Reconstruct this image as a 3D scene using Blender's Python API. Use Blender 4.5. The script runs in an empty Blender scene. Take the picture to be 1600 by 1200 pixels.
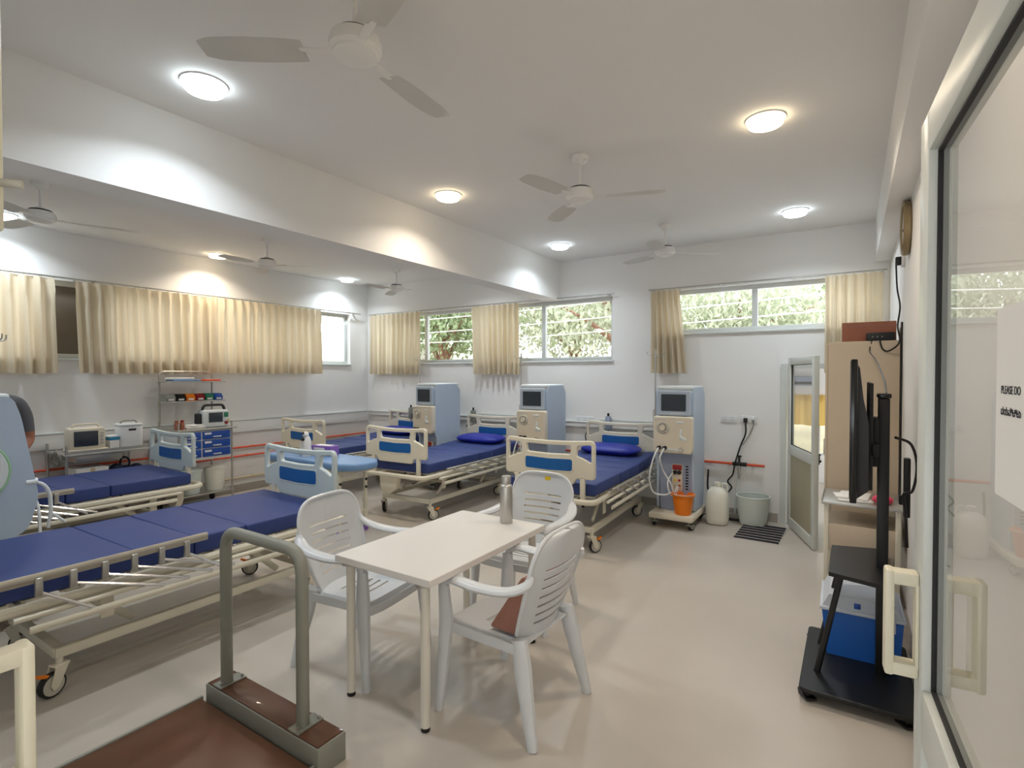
import bpy, bmesh, math, random
from mathutils import Vector, Matrix, Euler
random.seed(7)
PI = math.pi
SC = bpy.context.scene
COL = SC.collection

# ------------------------------------------------------------------ camera, sky, sun, exposure
cam_d = bpy.data.cameras.new('camera'); cam = bpy.data.objects.new('camera', cam_d); COL.objects.link(cam)
cam_d.sensor_fit = 'HORIZONTAL'; cam_d.sensor_width = 36.0; cam_d.lens = 36.0 * 824.57 / 1600.0
cam_d.clip_start = 0.02; cam_d.clip_end = 200
cam.location = (0, 0, 1.62); cam.rotation_euler = (PI / 2 - 0.0172, 0, 0.5723)
SC.camera = cam

world = bpy.data.worlds.new('sky_world'); SC.world = world; world.use_nodes = True
bg = world.node_tree.nodes['Background']
bg.inputs[0].default_value = (0.94, 0.97, 1.0, 1); bg.inputs[1].default_value = 3.9

sun_d = bpy.data.lights.new('sun', 'SUN'); sun_d.energy = 4.0; sun_d.angle = 0.02; sun_d.color = (1, .97, .93)
sun = bpy.data.objects.new('sun', sun_d); COL.objects.link(sun)
sun.rotation_euler = (math.radians(38), 0, math.radians(20))   # comes from behind the building, lights the trees

SC.view_settings.view_transform = 'Standard'
SC.view_settings.look = 'None'
SC.view_settings.gamma = 1.0
SC.view_settings.use_curve_mapping = False
SC.view_settings.exposure = 0.0
LAMP_WATTS = 10.2

# ------------------------------------------------------------------ materials
def lin(c):
    return tuple(((v / 255) / 12.92 if v <= 10.3 else ((v / 255 + .055) / 1.055) ** 2.4) for v in c)

M = {}
def mat(name, rgb, rough=.5, metal=0.0, var=.06, scale=6.0, bump=0.0, bscale=60.0, emit=None, es=0.0, spec=.5, coat=0.0):
    m = bpy.data.materials.new(name); m.use_nodes = True
    nt = m.node_tree; b = nt.nodes['Principled BSDF']
    c = lin(rgb)
    b.inputs['Roughness'].default_value = rough; b.inputs['Metallic'].default_value = metal
    b.inputs['Specular IOR Level'].default_value = spec
    b.inputs['Coat Weight'].default_value = coat
    tc = nt.nodes.new('ShaderNodeTexCoord')
    n = nt.nodes.new('ShaderNodeTexNoise'); n.inputs['Scale'].default_value = scale; n.inputs['Detail'].default_value = 4
    nt.links.new(tc.outputs['Object'], n.inputs['Vector'])
    mx = nt.nodes.new('ShaderNodeMix'); mx.data_type = 'RGBA'
    mx.inputs[6].default_value = (*[v * (1 - var) for v in c], 1)
    mx.inputs[7].default_value = (*[min(1, v * (1 + var)) for v in c], 1)
    nt.links.new(n.outputs['Fac'], mx.inputs[0]); nt.links.new(mx.outputs[2], b.inputs['Base Color'])
    if bump:
        n2 = nt.nodes.new('ShaderNodeTexNoise'); n2.inputs['Scale'].default_value = bscale
        nt.links.new(tc.outputs['Object'], n2.inputs['Vector'])
        bp = nt.nodes.new('ShaderNodeBump'); bp.inputs['Strength'].default_value = bump; bp.inputs['Distance'].default_value = .01
        nt.links.new(n2.outputs['Fac'], bp.inputs['Height']); nt.links.new(bp.outputs['Normal'], b.inputs['Normal'])
    if emit:
        b.inputs['Emission Color'].default_value = (*emit, 1); b.inputs['Emission Strength'].default_value = es
    M[name] = m
    return m

mat('wall_paint', (236, 234, 231), .75, var=.015, scale=1.2, bump=.03, bscale=90)
mat('ceiling_paint', (236, 234, 231), .85, var=.015, scale=1.0)
mat('skirting', (168, 160, 150), .5)
mat('window_alu', (216, 219, 216), .4)
mat('door_alu', (208, 211, 205), .35)
mat('cream_plastic', (226, 219, 196), .4)
mat('bed_cream', (218, 211, 192), .42)
mat('bed_grey', (196, 206, 205), .42)
mat('bed_blue', (20, 92, 160), .35)
mat('mattress', (42, 60, 118), .55, var=.1, scale=5, bump=.05, bscale=25)
mat('pillow_blue', (24, 40, 150), .45, var=.1, bump=.08, bscale=15)
mat('pale_blue_pad', (112, 148, 192), .4)
mat('steel', (190, 188, 182), .38, metal=.85)
mat('chrome', (215, 215, 215), .15, metal=1)
mat('alu_rail', (178, 172, 160), .38, metal=.6)
mat('black', (14, 14, 15), .45)
mat('black_gloss', (10, 10, 12), .18)
mat('rubber', (34, 34, 36), .7)
mat('hub_grey', (188, 184, 172), .5)
mat('screen', (52, 60, 68), .25)
mat('machine_blue', (180, 194, 210), .38)
mat('machine_grey', (150, 160, 182), .42)
mat('machine_white', (218, 222, 222), .35)
mat('machine_cream', (222, 212, 192), .42)
mat('red_plastic', (150, 32, 30), .4)
mat('tubing', (232, 234, 232), .3)
mat('orange_plastic', (240, 128, 14), .4)
mat('orange_pipe', (222, 84, 48), .45)
mat('beige_pipe', (205, 186, 150), .5)
mat('white_plastic', (226, 226, 226), .33, var=.03)
mat('chair_plastic', (214, 216, 218), .3, var=.03)
mat('table_white', (224, 219, 213), .38, var=.02)
mat('leg_white', (222, 216, 204), .4)
mat('plywood_brown', (96, 62, 44), .35, var=.25, scale=4, coat=.2)
mat('scale_grey', (142, 142, 132), .5, var=.1, metal=.2)
mat('leather_brown', (150, 104, 88), .5, var=.2)
mat('wardrobe', (198, 182, 160), .6)
mat('box_brown', (150, 92, 70), .6, var=.15)
mat('blue_tub', (28, 98, 186), .35)
mat('frost_lid', (200, 206, 216), .4)
mat('can_white', (232, 230, 216), .45)
mat('tub_grey', (206, 214, 208), .4)
mat('mat_black', (28, 26, 34), .9)
mat('mat_grey', (204, 198, 196), .9)
mat('drawer_blue', (24, 74, 166), .4)
mat('navy_bag', (34, 40, 66), .7, var=.3, scale=14, bump=.3, bscale=20)
mat('purple', (128, 92, 176), .5)
mat('green', (40, 120, 90), .5)
mat('green_rim', (150, 196, 150), .4)
mat('yellow', (232, 196, 30), .5)
mat('teal', (40, 130, 170), .5)
mat('paper', (232, 230, 226), .8)
mat('pink', (214, 60, 96), .5)
mat('ink', (30, 30, 34), .7)
mat('fan_white', (236, 234, 230), .45)
mat('brass', (150, 132, 100), .4, metal=.5)
mat('olive_panel', (170, 164, 138), .55)
mat('brown_panel', (122, 112, 100), .7)
mat('skin', (150, 96, 74), .55)
mat('shirt', (92, 92, 96), .85)
mat('trousers', (40, 42, 52), .85)
mat('hair', (20, 16, 14), .6)
mat('bark', (150, 112, 96), .9, var=.25, scale=8, bump=.4, bscale=20)
mat('ground', (150, 140, 110), .95, var=.2, scale=.6)
mat('cool_lamp', (255, 255, 255), .5, emit=(.80, .93, 1.0), es=12)
mat('warm_lamp', (255, 255, 255), .5, emit=(1.0, .80, .52), es=12)
mat('lamp_rim', (225, 225, 225), .5)
mat('stripe_blue', (96, 140, 196), .5)

# floor: worn beige epoxy with soft mottling
def floor_mat():
    m = bpy.data.materials.new('floor_epoxy'); m.use_nodes = True; nt = m.node_tree; b = nt.nodes['Principled BSDF']
    tc = nt.nodes.new('ShaderNodeTexCoord')
    n = nt.nodes.new('ShaderNodeTexNoise'); n.inputs['Scale'].default_value = .9; n.inputs['Detail'].default_value = 6
    nt.links.new(tc.outputs['Object'], n.inputs['Vector'])
    r = nt.nodes.new('ShaderNodeValToRGB')
    r.color_ramp.elements[0].color = (*lin((182, 174, 163)), 1); r.color_ramp.elements[0].position = .3
    r.color_ramp.elements[1].color = (*lin((198, 189, 178)), 1); r.color_ramp.elements[1].position = .72
    nt.links.new(n.outputs['Fac'], r.inputs[0]); nt.links.new(r.outputs[0], b.inputs['Base Color'])
    b.inputs['Roughness'].default_value = .34; b.inputs['Specular IOR Level'].default_value = .45
    M['floor_epoxy'] = m
floor_mat()

def glass_mat(name, tint=(1, 1, 1), ior=1.5, rough=0.0):
    m = bpy.data.materials.new(name); m.use_nodes = True; nt = m.node_tree
    for n in list(nt.nodes): nt.nodes.remove(n)
    out = nt.nodes.new('ShaderNodeOutputMaterial'); mx = nt.nodes.new('ShaderNodeMixShader')
    tr = nt.nodes.new('ShaderNodeBsdfTransparent'); tr.inputs[0].default_value = (*tint, 1)
    gl = nt.nodes.new('ShaderNodeBsdfGlossy'); gl.inputs['Roughness'].default_value = rough
    fr = nt.nodes.new('ShaderNodeFresnel'); fr.inputs[0].default_value = ior
    ge = nt.nodes.new('ShaderNodeNewGeometry'); mu = nt.nodes.new('ShaderNodeMath'); mu.operation = 'MULTIPLY'; iv = nt.nodes.new('ShaderNodeMath'); iv.operation = 'SUBTRACT'; iv.inputs[0].default_value = 1
    nt.links.new(ge.outputs['Backfacing'], iv.inputs[1]); nt.links.new(iv.outputs[0], mu.inputs[1]); nt.links.new(fr.outputs[0], mu.inputs[0])   # only the outer faces reflect
    nt.links.new(mu.outputs[0], mx.inputs[0]); nt.links.new(tr.outputs[0], mx.inputs[1]); nt.links.new(gl.outputs[0], mx.inputs[2])
    nt.links.new(mx.outputs[0], out.inputs[0]); M[name] = m
glass_mat('window_glass', (.97, .98, .98), 1.35)
glass_mat('door_glass', (.97, .97, .96), 2.0)

def cloth_mat(name, rgb, trans=.35, scale=90):
    m = bpy.data.materials.new(name); m.use_nodes = True; nt = m.node_tree
    for n in list(nt.nodes): nt.nodes.remove(n)
    out = nt.nodes.new('ShaderNodeOutputMaterial'); mx = nt.nodes.new('ShaderNodeMixShader'); mx.inputs[0].default_value = trans
    d = nt.nodes.new('ShaderNodeBsdfDiffuse'); t = nt.nodes.new('ShaderNodeBsdfTranslucent')
    tc = nt.nodes.new('ShaderNodeTexCoord'); n = nt.nodes.new('ShaderNodeTexNoise'); n.inputs['Scale'].default_value = scale
    nt.links.new(tc.outputs['Object'], n.inputs['Vector'])
    cm = nt.nodes.new('ShaderNodeMix'); cm.data_type = 'RGBA'; c = lin(rgb)
    cm.inputs[6].default_value = (*[v * .92 for v in c], 1); cm.inputs[7].default_value = (*c, 1)
    nt.links.new(n.outputs['Fac'], cm.inputs[0])
    nt.links.new(cm.outputs[2], d.inputs[0]); nt.links.new(cm.outputs[2], t.inputs[0])
    nt.links.new(d.outputs[0], mx.inputs[1]); nt.links.new(t.outputs[0], mx.inputs[2]); nt.links.new(mx.outputs[0], out.inputs[0])
    M[name] = m
cloth_mat('curtain', (230, 216, 190), .33)
cloth_mat('curtain_yellow', (236, 206, 130), .5)
cloth_mat('leaf', (160, 176, 140), .35, 3)
cloth_mat('leaf_pale', (196, 202, 180), .35, 3)

# ------------------------------------------------------------------ mesh helpers
def spline(pts, n=8, closed=False):
    P = [Vector(p) for p in pts]; out = []; k = len(P)
    rng = range(k) if closed else range(k - 1)
    for i in rng:
        p1, p2 = P[i], P[(i + 1) % k]
        p0 = P[i - 1] if (closed or i > 0) else p1 * 2 - p2
        p3 = P[(i + 2) % k] if (closed or i + 2 < k) else p2 * 2 - p1
        for j in range(n):
            t = j / n
            out.append(.5 * ((2 * p1) + (p2 - p0) * t + (2 * p0 - 5 * p1 + 4 * p2 - p3) * t * t + (3 * p1 - p0 - 3 * p2 + p3) * t ** 3))
    if not closed: out.append(P[-1])
    return out

def fillet(pts, r, n=5):
    """round the corners of an open polyline"""
    P = [Vector(p) for p in pts]; out = [P[0]]
    for i in range(1, len(P) - 1):
        a, b, c = P[i - 1], P[i], P[i + 1]
        d1, d2 = (a - b), (c - b); rr = min(r, d1.length * .49, d2.length * .49)
        s, e = b + d1.normalized() * rr, b + d2.normalized() * rr
        for j in range(n + 1):
            t = j / n; out.append((1 - t) ** 2 * s + 2 * t * (1 - t) * b + t * t * e)
    out.append(P[-1]); return out

class MB:
    def __init__(s): s.bm = bmesh.new()
    def box(s, c, size, bev=0.0, rot=None, seg=2):
        b = bmesh.new(); bmesh.ops.create_cube(b, size=1)
        for v in b.verts: v.co = Vector((v.co.x * size[0], v.co.y * size[1], v.co.z * size[2]))
        if bev:
            bev = min(bev, min(size) * .45)
            bmesh.ops.bevel(b, geom=list(b.edges), offset=bev, segments=seg, profile=.5, affect='EDGES')
        mt = Matrix.Translation(Vector(c))
        if rot is not None: mt = mt @ (rot if isinstance(rot, Matrix) else Euler(rot).to_matrix().to_4x4())
        s._merge(b, mt); return s
    def b2(s, lo, hi, bev=0.0, seg=2):
        return s.box([(a + b) / 2 for a, b in zip(lo, hi)], [abs(b - a) for a, b in zip(lo, hi)], bev, None, seg)
    def _merge(s, b, mt=None):
        me = bpy.data.meshes.new('tmp'); b.to_mesh(me); b.free()
        if mt is not None: me.transform(mt)
        s.bm.from_mesh(me); bpy.data.meshes.remove(me)
    def mesh(s, me, mt=None):
        if mt is not None: me.transform(mt)
        s.bm.from_mesh(me); bpy.data.meshes.remove(me); return s
    def tube(s, pts, r, seg=8, closed=False, sx=1.0, up=None):
        """round (or flattened: sx scales the side axis) tube along pts; r a number or a list"""
        P = [Vector(p) for p in pts]; n = len(P); R = r if isinstance(r, (list, tuple)) else [r] * n
        SX = sx if isinstance(sx, (list, tuple)) else [sx] * n
        rings = []; prev = None
        for i in range(n):
            if closed: t = P[(i + 1) % n] - P[i - 1]
            else: t = P[min(i + 1, n - 1)] - P[max(i - 1, 0)]
            if t.length < 1e-9: t = Vector((0, 0, 1))
            t.normalize()
            if up is not None: ref = Vector(up); u = ref - t * ref.dot(t)
            elif prev is None:
                ref = Vector((0, 0, 1)) if abs(t.z) < .9 else Vector((1, 0, 0)); u = ref - t * ref.dot(t)
            else: u = prev - t * prev.dot(t)
            if u.length < 1e-6: u = t.orthogonal()
            u.normalize(); prev = u; w = t.cross(u)
            rings.append([s.bm.verts.new(P[i] + u * math.cos(a) * R[i] + w * math.sin(a) * R[i] * SX[i])
                          for a in [2 * PI * k / seg + PI / seg for k in range(seg)]])
        m = n if closed else n - 1
        for i in range(m):
            a, b = rings[i], rings[(i + 1) % n]
            for k in range(seg):
                s.bm.faces.new((a[k], a[(k + 1) % seg], b[(k + 1) % seg], b[k]))
        if not closed:
            s.bm.faces.new(rings[0][::-1]); s.bm.faces.new(rings[-1])
        return s
    def cyl(s, p0, p1, r, r1=None, seg=14): return s.tube([p0, p1], [r, r if r1 is None else r1], seg)
    def lathe(s, prof, c=(0, 0, 0), seg=24, rot=None):
        b = bmesh.new(); rings = []
        for r, z in prof:
            if r < 1e-6: rings.append([b.verts.new((0, 0, z))])
            else: rings.append([b.verts.new((r * math.cos(2 * PI * k / seg), r * math.sin(2 * PI * k / seg), z)) for k in range(seg)])
        for i in range(len(rings) - 1):
            a, d = rings[i], rings[i + 1]
            for k in range(seg):
                q = [a[k % len(a)], a[(k + 1) % len(a)], d[(k + 1) % len(d)], d[k % len(d)]]
                u = []
                for v in q:
                    if v not in u: u.append(v)
                if len(u) >= 3:
                    try: b.faces.new(u)
                    except ValueError: pass
        mt = Matrix.Translation(Vector(c))
        if rot is not None: mt = mt @ Euler(rot).to_matrix().to_4x4()
        bmesh.ops.recalc_face_normals(b, faces=b.faces)
        s._merge(b, mt); return s
    def sphere(s, c, rad, u=16, v=10, rot=None):
        b = bmesh.new(); bmesh.ops.create_uvsphere(b, u_segments=u, v_segments=v, radius=1)
        rr = rad if isinstance(rad, (list, tuple)) else (rad,) * 3
        mt = Matrix.Translation(Vector(c))
        if rot is not None: mt = mt @ Euler(rot).to_matrix().to_4x4()
        s._merge(b, mt @ Matrix.Diagonal((*rr, 1))); return s
    def torus(s, c, R, r, rot=None, seg=24, ring=8):
        mt = Matrix.Translation(Vector(c)) @ (Euler(rot).to_matrix().to_4x4() if rot is not None else Matrix.Identity(4))
        pts = [mt @ Vector((R * math.cos(2 * PI * k / seg), R * math.sin(2 * PI * k / seg), 0)) for k in range(seg)]
        return s.tube(pts, r, ring, closed=True)
    def prism(s, poly, d0, d1, axis='y'):
        """poly of 2D points extruded along axis from d0 to d1: 'y' -> (x,z), 'x' -> (y,z), 'z' -> (x,y)"""
        f = {'y': lambda p, d: (p[0], d, p[1]), 'x': lambda p, d: (d, p[0], p[1]), 'z': lambda p, d: (p[0], p[1], d)}[axis]
        b = bmesh.new()
        A = [b.verts.new(f(p, d0)) for p in poly]; B = [b.verts.new(f(p, d1)) for p in poly]; n = len(poly)
        b.faces.new(A); b.faces.new(B[::-1])
        for i in range(n): b.faces.new((A[i], B[i], B[(i + 1) % n], A[(i + 1) % n]))
        bmesh.ops.recalc_face_normals(b, faces=b.faces)
        s._merge(b); return s
    def build(s, name, m, parent=None, angle=38, loc=None):
        me = bpy.data.meshes.new(name); s.bm.to_mesh(me); s.bm.free()
        me.materials.append(M[m])
        me.polygons.foreach_set('use_smooth', [True] * len(me.polygons))
        me.set_sharp_from_angle(angle=math.radians(angle))
        o = bpy.data.objects.new(name, me); COL.objects.link(o)
        if parent is not None: o.parent = parent
        if loc is not None: o.location = loc
        return o

def plate(outer, holes=(), thick=.04, bevel=.008):
    """a flat plate with holes standing in the XZ plane, thickness along Y"""
    cu = bpy.data.curves.new('tmp', 'CURVE'); cu.dimensions = '2D'; cu.fill_mode = 'BOTH'
    cu.extrude = thick / 2 - bevel; cu.bevel_depth = bevel; cu.bevel_resolution = 1; cu.offset = -bevel
    for pl in [outer] + list(holes):
        sp = cu.splines.new('POLY'); sp.points.add(len(pl) - 1)
        for q, p in zip(sp.points, pl): q.co = (p[0], p[1], 0, 1)
        sp.use_cyclic_u = True
    ob = bpy.data.objects.new('tmp', cu); COL.objects.link(ob)
    me = bpy.data.meshes.new_from_object(ob.evaluated_get(bpy.context.evaluated_depsgraph_get()))
    bpy.data.objects.remove(ob); bpy.data.curves.remove(cu)
    me.transform(Matrix(((1, 0, 0, 0), (0, 0, -1, 0), (0, 1, 0, 0), (0, 0, 0, 1))))
    return me

def round_poly(pts, r, n=5):
    P = [Vector(p) for p in pts]; out = []; k = len(P)
    for i in range(k):
        a, b, c = P[i - 1], P[i], P[(i + 1) % k]
        d1, d2 = a - b, c - b; rr = min(r, d1.length * .48, d2.length * .48)
        s, e = b + d1.normalized() * rr, b + d2.normalized() * rr
        for j in range(n + 1):
            t = j / n; q = (1 - t) ** 2 * s + 2 * t * (1 - t) * b + t * t * e; out.append((q.x, q.y))
    return out

def text_mesh(body, size, depth=.0002):
    cu = bpy.data.curves.new('tmp', 'FONT'); cu.body = body; cu.size = size; cu.extrude = depth
    ob = bpy.data.objects.new('tmp', cu); COL.objects.link(ob)
    me = bpy.data.meshes.new_from_object(ob.evaluated_get(bpy.context.evaluated_depsgraph_get()))
    bpy.data.objects.remove(ob); bpy.data.curves.remove(cu)
    return me

def tag(o, label=None, cat=None, group=None, kind=None):
    if label: o['label'] = label
    if cat: o['category'] = cat
    if group: o['group'] = group
    if kind: o['kind'] = kind
    return o
def thing(name, label, cat, loc=(0, 0, 0), rz=0.0, group=None, kind=None):
    o = bpy.data.objects.new(name, None); COL.objects.link(o); o.empty_display_size = .1
    o.location = loc; o.rotation_euler = (0, 0, rz)
    return tag(o, label, cat, group, kind)
def copy_tree(o, parent=None):
    c = o.copy(); COL.objects.link(c); c.parent = parent
    for ch in [x for x in o.children]: copy_tree(ch, c)
    return c
def again(root, loc, rz, label):
    c = copy_tree(root); c.location = loc; c.rotation_euler = (0, 0, rz); c['label'] = label
    return c
def S(o): o['kind'] = 'structure'; return o

# ------------------------------------------------------------------ room shell
XL, XR, YB, ZC = -7.143, 0.31, 6.42, 3.153
YN = 0.20                     # inner face of the entrance wall
T = .2                        # wall thickness

def wall_with_holes(name, axis, const0, const1, a0, a1, z0, z1, holes):
    """axis 'x': wall runs along x between y=const0..const1; holes (a_lo,a_hi,z_lo,z_hi) sorted along a"""
    mb = MB()
    def blk(al, ah, zl, zh):
        if ah - al < 1e-4 or zh - zl < 1e-4: return
        if axis == 'x': mb.b2((al, const0, zl), (ah, const1, zh))
        else: mb.b2((const0, al, zl), (const1, ah, zh))
    ae = sorted({a0, a1, *[h[0] for h in holes], *[h[1] for h in holes]})
    for al, ah in zip(ae[:-1], ae[1:]):          # each column: solid between the openings that cross it
        cur = z0
        for h in sorted([h for h in holes if h[0] <= al + 1e-6 and h[1] >= ah - 1e-6], key=lambda h: h[2]):
            blk(al, ah, cur, h[2]); cur = h[3]
        blk(al, ah, cur, z1)
    return S(mb.build(name, 'wall_paint'))

S(MB().b2((XL - T, -2.4, -.1), (XR + T, 9.6, 0)).build('floor', 'floor_epoxy'))
S(MB().b2((XL - T, YN - T, ZC), (XR + T, YB + T, ZC + .15)).build('ceiling', 'ceiling_paint'))
W1 = (.55, 6.03, 1.80, 2.635)          # left wall ribbon window
W2 = (-6.98, -2.60, 1.815, 2.64)       # back wall, left window
W3 = (-2.0, .26, 2.12, 2.64)           # back wall, right window
D3 = (-.62, .2, 0.0, 1.74)             # back doorway
wall_with_holes('wall_left', 'y', XL - T, XL, YN - T, YB + T, 0, ZC, [W1])
wall_with_holes('wall_back', 'x', YB, YB + T, XL, XR, 0, ZC, [W2, W3, D3])
S(MB().b2((XR, YN - T, 0), (XR + T, YB + T, ZC)).build('wall_right', 'wall_paint'))
DX0, DX1 = -1.98, .215                 # entrance doorway
wall_with_holes('wall_front', 'x', YN - T, YN, XL, XR, 0, ZC, [(DX0, DX1, 0, 2.28)])
S(MB().b2((-3.61, YN, 2.646), (-3.364, YB, ZC)).build('trim_1', 'wall_paint'))      # ceiling beam
S(MB().b2((.185, YN, 2.751), (XR, YB, ZC)).build('trim_2', 'wall_paint'))           # beam along right wall
S(MB().b2((XL, YN, 0), (XL + .012, YB, .1)).build('baseboard_left', 'skirting'))
bb = MB(); bb.b2((XL, YB - .012, 0), (D3[0] - .05, YB, .1)); S(bb.build('baseboard_back', 'skirting'))
S(MB().b2((XR - .012, 1.4, 0), (XR, YB, .1)).build('baseboard_right', 'skirting'))
# unseen corridor outside the entrance, left open to the sky for fill light
S(MB().b2((-4.2, -2.4, 0), (2.2, -2.2, 1.0)).build('wall_added_parapet', 'wall_paint'))   # added parapet, kept low so daylight fills the room through the doorway
S(MB().b2((-4.2, -2.4, 1.9), (2.2, -2.2, ZC)).build('wall_added_baffle', 'wall_paint'))  # added above the corridor opening to cut the daylight coming in
S(MB().b2((-4.4, -2.4, 0), (-4.2, YN - T, ZC)).build('wall_corridor_end', 'wall_paint'))
S(MB().b2((2.2, -2.4, 0), (2.4, YN - T, ZC)).build('wall_corridor_side', 'wall_paint'))
S(MB().b2((-4.4, -2.4, ZC), (2.4, YN - T, ZC + .15)).build('ceiling_corridor', 'ceiling_paint'))
S(MB().b2((XR + T, -2.4, -.1), (2.4, YN - T, 0)).build('floor_corridor', 'floor_epoxy'))
# room beyond the back doorway
wall_with_holes('wall_annex_back', 'x', 9.2, 9.4, -1.6, 2.4, 0, 2.1, [(-.95, .75, .38, 1.30)])
S(MB().b2((-1.8, YB + T, 0), (-1.6, 9.4, 2.1)).build('wall_annex_left', 'wall_paint'))
S(MB().b2((2.4, YB + T, 0), (2.6, 9.4, 2.1)).build('wall_annex_right', 'wall_paint'))
S(MB().b2((-1.8, YB + T, 2.0), (2.6, 9.4, 2.1)).build('ceiling_annex', 'ceiling_paint'))
S(MB().b2((XR + T, YB + T, -.1), (2.6, 9.4, 0)).build('floor_annex', 'floor_epoxy'))

# wall trunking, pipes along the walls
def strip(name, lo, hi, m, label, cat, bev=.004):
    return tag(MB().b2(lo, hi, bev).build(name, m), label, cat)
t1 = thing('wall_trunking', 'white boxed trunking along the wall below the long curtains', 'trunking', (XL, 0, 0))
MB().b2((0, .6, .83), (.05, YB - .06, .985), .006).build('channel', 'wall_paint', t1)
MB().b2((.0, .6, .988), (.058, YB - .06, 1.008), .003).build('cover_lip', 'window_alu', t1)
t2 = thing('wall_trunking', 'white trunking on the window wall behind the bed heads', 'trunking', (0, YB, 0))
MB().b2((XL + .06, -.04, .93), (-1.95, 0, .99), .006).build('channel', 'wall_paint', t2)
MB().b2((XL + .06, -.05, .99), (-1.95, 0, 1.005), .003).build('cover_lip', 'window_alu', t2)

def pipe(name, label, p0, p1, r, m, nclip, off):
    t = thing(name, label, 'pipe')
    p0, p1 = Vector(p0), Vector(p1)
    MB().cyl(p0, p1, r, seg=10).build('tube', m, t)
    for k in range(nclip):
        q = p0.lerp(p1, (k + .5) / nclip)
        MB().box(q + Vector(off) * .5, [.03 if abs(v) < 1e-6 else abs(v) for v in off], .004).build('clip', 'beige_pipe', t)
    return t
pipe('orange_pipe', 'upper orange pipe running along the left wall', (XL + .05, .6, .62), (XL + .05, YB - .1, .62), .013, 'orange_pipe', 7, (-.05, 0, 0))
pipe('orange_pipe', 'lower orange pipe running along the left wall', (XL + .05, .6, .50), (XL + .05, 4.6, .50), .013, 'orange_pipe', 5, (-.05, 0, 0))
pipe('beige_pipe', 'beige pipe low on the left wall above the skirting', (XL + .04, .6, .20), (XL + .04, YB - .1, .20), .012, 'beige_pipe', 7, (-.04, 0, 0))
pp = pipe('orange_pipe', 'short orange pipe above the white jerrycan', (-1.52, YB - .045, .615), (-.80, YB - .045, .615), .014, 'orange_pipe', 3, (0, .045, 0))
MB().cyl((-1.13, YB - .045, .615), (-.98, YB - .045, .615), .022).cyl((-1.06, YB - .045, .60), (-1.06, YB - .045, .70), .012).box((-1.06, YB - .05, .705), (.05, .02, .02), .004).build('valve', 'black', pp)
MB().cyl((-1.06, YB - .045, .60), (-1.06, YB - .05, .50), .016).cyl((-1.06, YB - .05, .5), (-1.06, YB - .05, .45), .011).build('tap', 'steel', pp)
pipe('orange_pipe', 'short orange pipe end between the beds by the window wall', (-5.1, YB - .03, .60), (-2.9, YB - .03, .60), .014, 'orange_pipe', 4, (0, .03, 0))

# ------------------------------------------------------------------ windows
def window_x(name, hole, y, mulls, mat_frame='window_alu', panels=()):
    x0, x1, z0, z1 = hole; t = thing(name, None, None, kind='structure'); f = .05
    o = MB(); o.b2((x0, y, z0), (x1, y + .06, z0 + f), .004); o.b2((x0, y, z1 - f), (x1, y + .06, z1), .004)
    o.b2((x0, y, z0 + f), (x0 + f, y + .06, z1 - f), .004); o.b2((x1 - f, y, z0 + f), (x1, y + .06, z1 - f), .004)
    o.build('window_frame', mat_frame, t)
    MB().b2((x0 - .02, YB - .03, z0 - .025), (x1 + .02, y, z0), .005).build('window_sill', mat_frame, t)
    for m in mulls: MB().b2((m - .03, y + .002, z0 + f), (m + .03, y + .058, z1 - f), .004).build('mullion', mat_frame, t)
    ed = [x0 + f] + sorted(mulls) + [x1 - f]
    for k in range(len(ed) - 1):
        a, b = ed[k] + (.03 if k else 0), ed[k + 1] - (.03 if k < len(ed) - 2 else 0)
        MB().b2((a, y + .028, z0 + f), (b, y + .033, z1 - f)).build('pane', 'window_glass', t)
    return t
window_x('window_2', W2, YB + .08, [-5.86, -4.72, -3.66])
window_x('window_3', W3, YB + .08, [-1.46 - .4, -.93])
t = thing('window_1', None, None, kind='structure'); y0, y1, z0, z1 = W1; xw = XL - .14; f = .05
o = MB(); o.b2((xw, y0, z0), (xw + .06, y1, z0 + f), .004); o.b2((xw, y0, z1 - f), (xw + .06, y1, z1), .004)
o.b2((xw, y0, z0 + f), (xw + .06, y0 + f, z1 - f), .004); o.b2((xw, y1 - f, z0 + f), (xw + .06, y1, z1 - f), .004)
o.build('window_frame', 'window_alu', t)
MB().b2((xw + .06, y0 - .02, z0 - .025), (XL + .02, y1 + .02, z0), .005).build('window_sill', 'window_alu', t)
ms = [1.35, 2.0, 2.55, 3.6, 4.7, 5.35]
for m in ms: MB().b2((xw + .002, m - .03, z0 + f), (xw + .058, m + .03, z1 - f), .004).build('mullion', 'window_alu', t)
ed = [y0 + f] + ms + [y1 - f]
for k in range(len(ed) - 1):
    dark = k == 2
    a, b = ed[k] + .03 * (k > 0), ed[k + 1] - .03 * (k < len(ed) - 2)
    MB().b2((xw + .024, a, z0 + f), (xw + .034, b, z1 - f)).build('brown_panel' if dark else 'pane', 'brown_panel' if dark else 'window_glass', t)
# annex window + curtain
t = thing('window_4', None, None, kind='structure')
o = MB(); o.b2((-.95, 9.28, .38), (.75, 9.33, .43)); o.b2((-.95, 9.28, 1.25), (.75, 9.33, 1.30)); o.b2((-.95, 9.28, .43), (-.9, 9.33, 1.25)); o.b2((.7, 9.28, .43), (.75, 9.33, 1.25))
o.b2((-.46, 9.28, .43), (-.40, 9.33, 1.25)); o.build('window_frame', 'window_alu', t)
MB().b2((-.9, 9.3, .43), (-.46, 9.305, 1.25)).build('pane', 'window_glass', t); MB().b2((-.40, 9.3, .43), (.7, 9.305, 1.25)).build('pane', 'window_glass', t)

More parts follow.
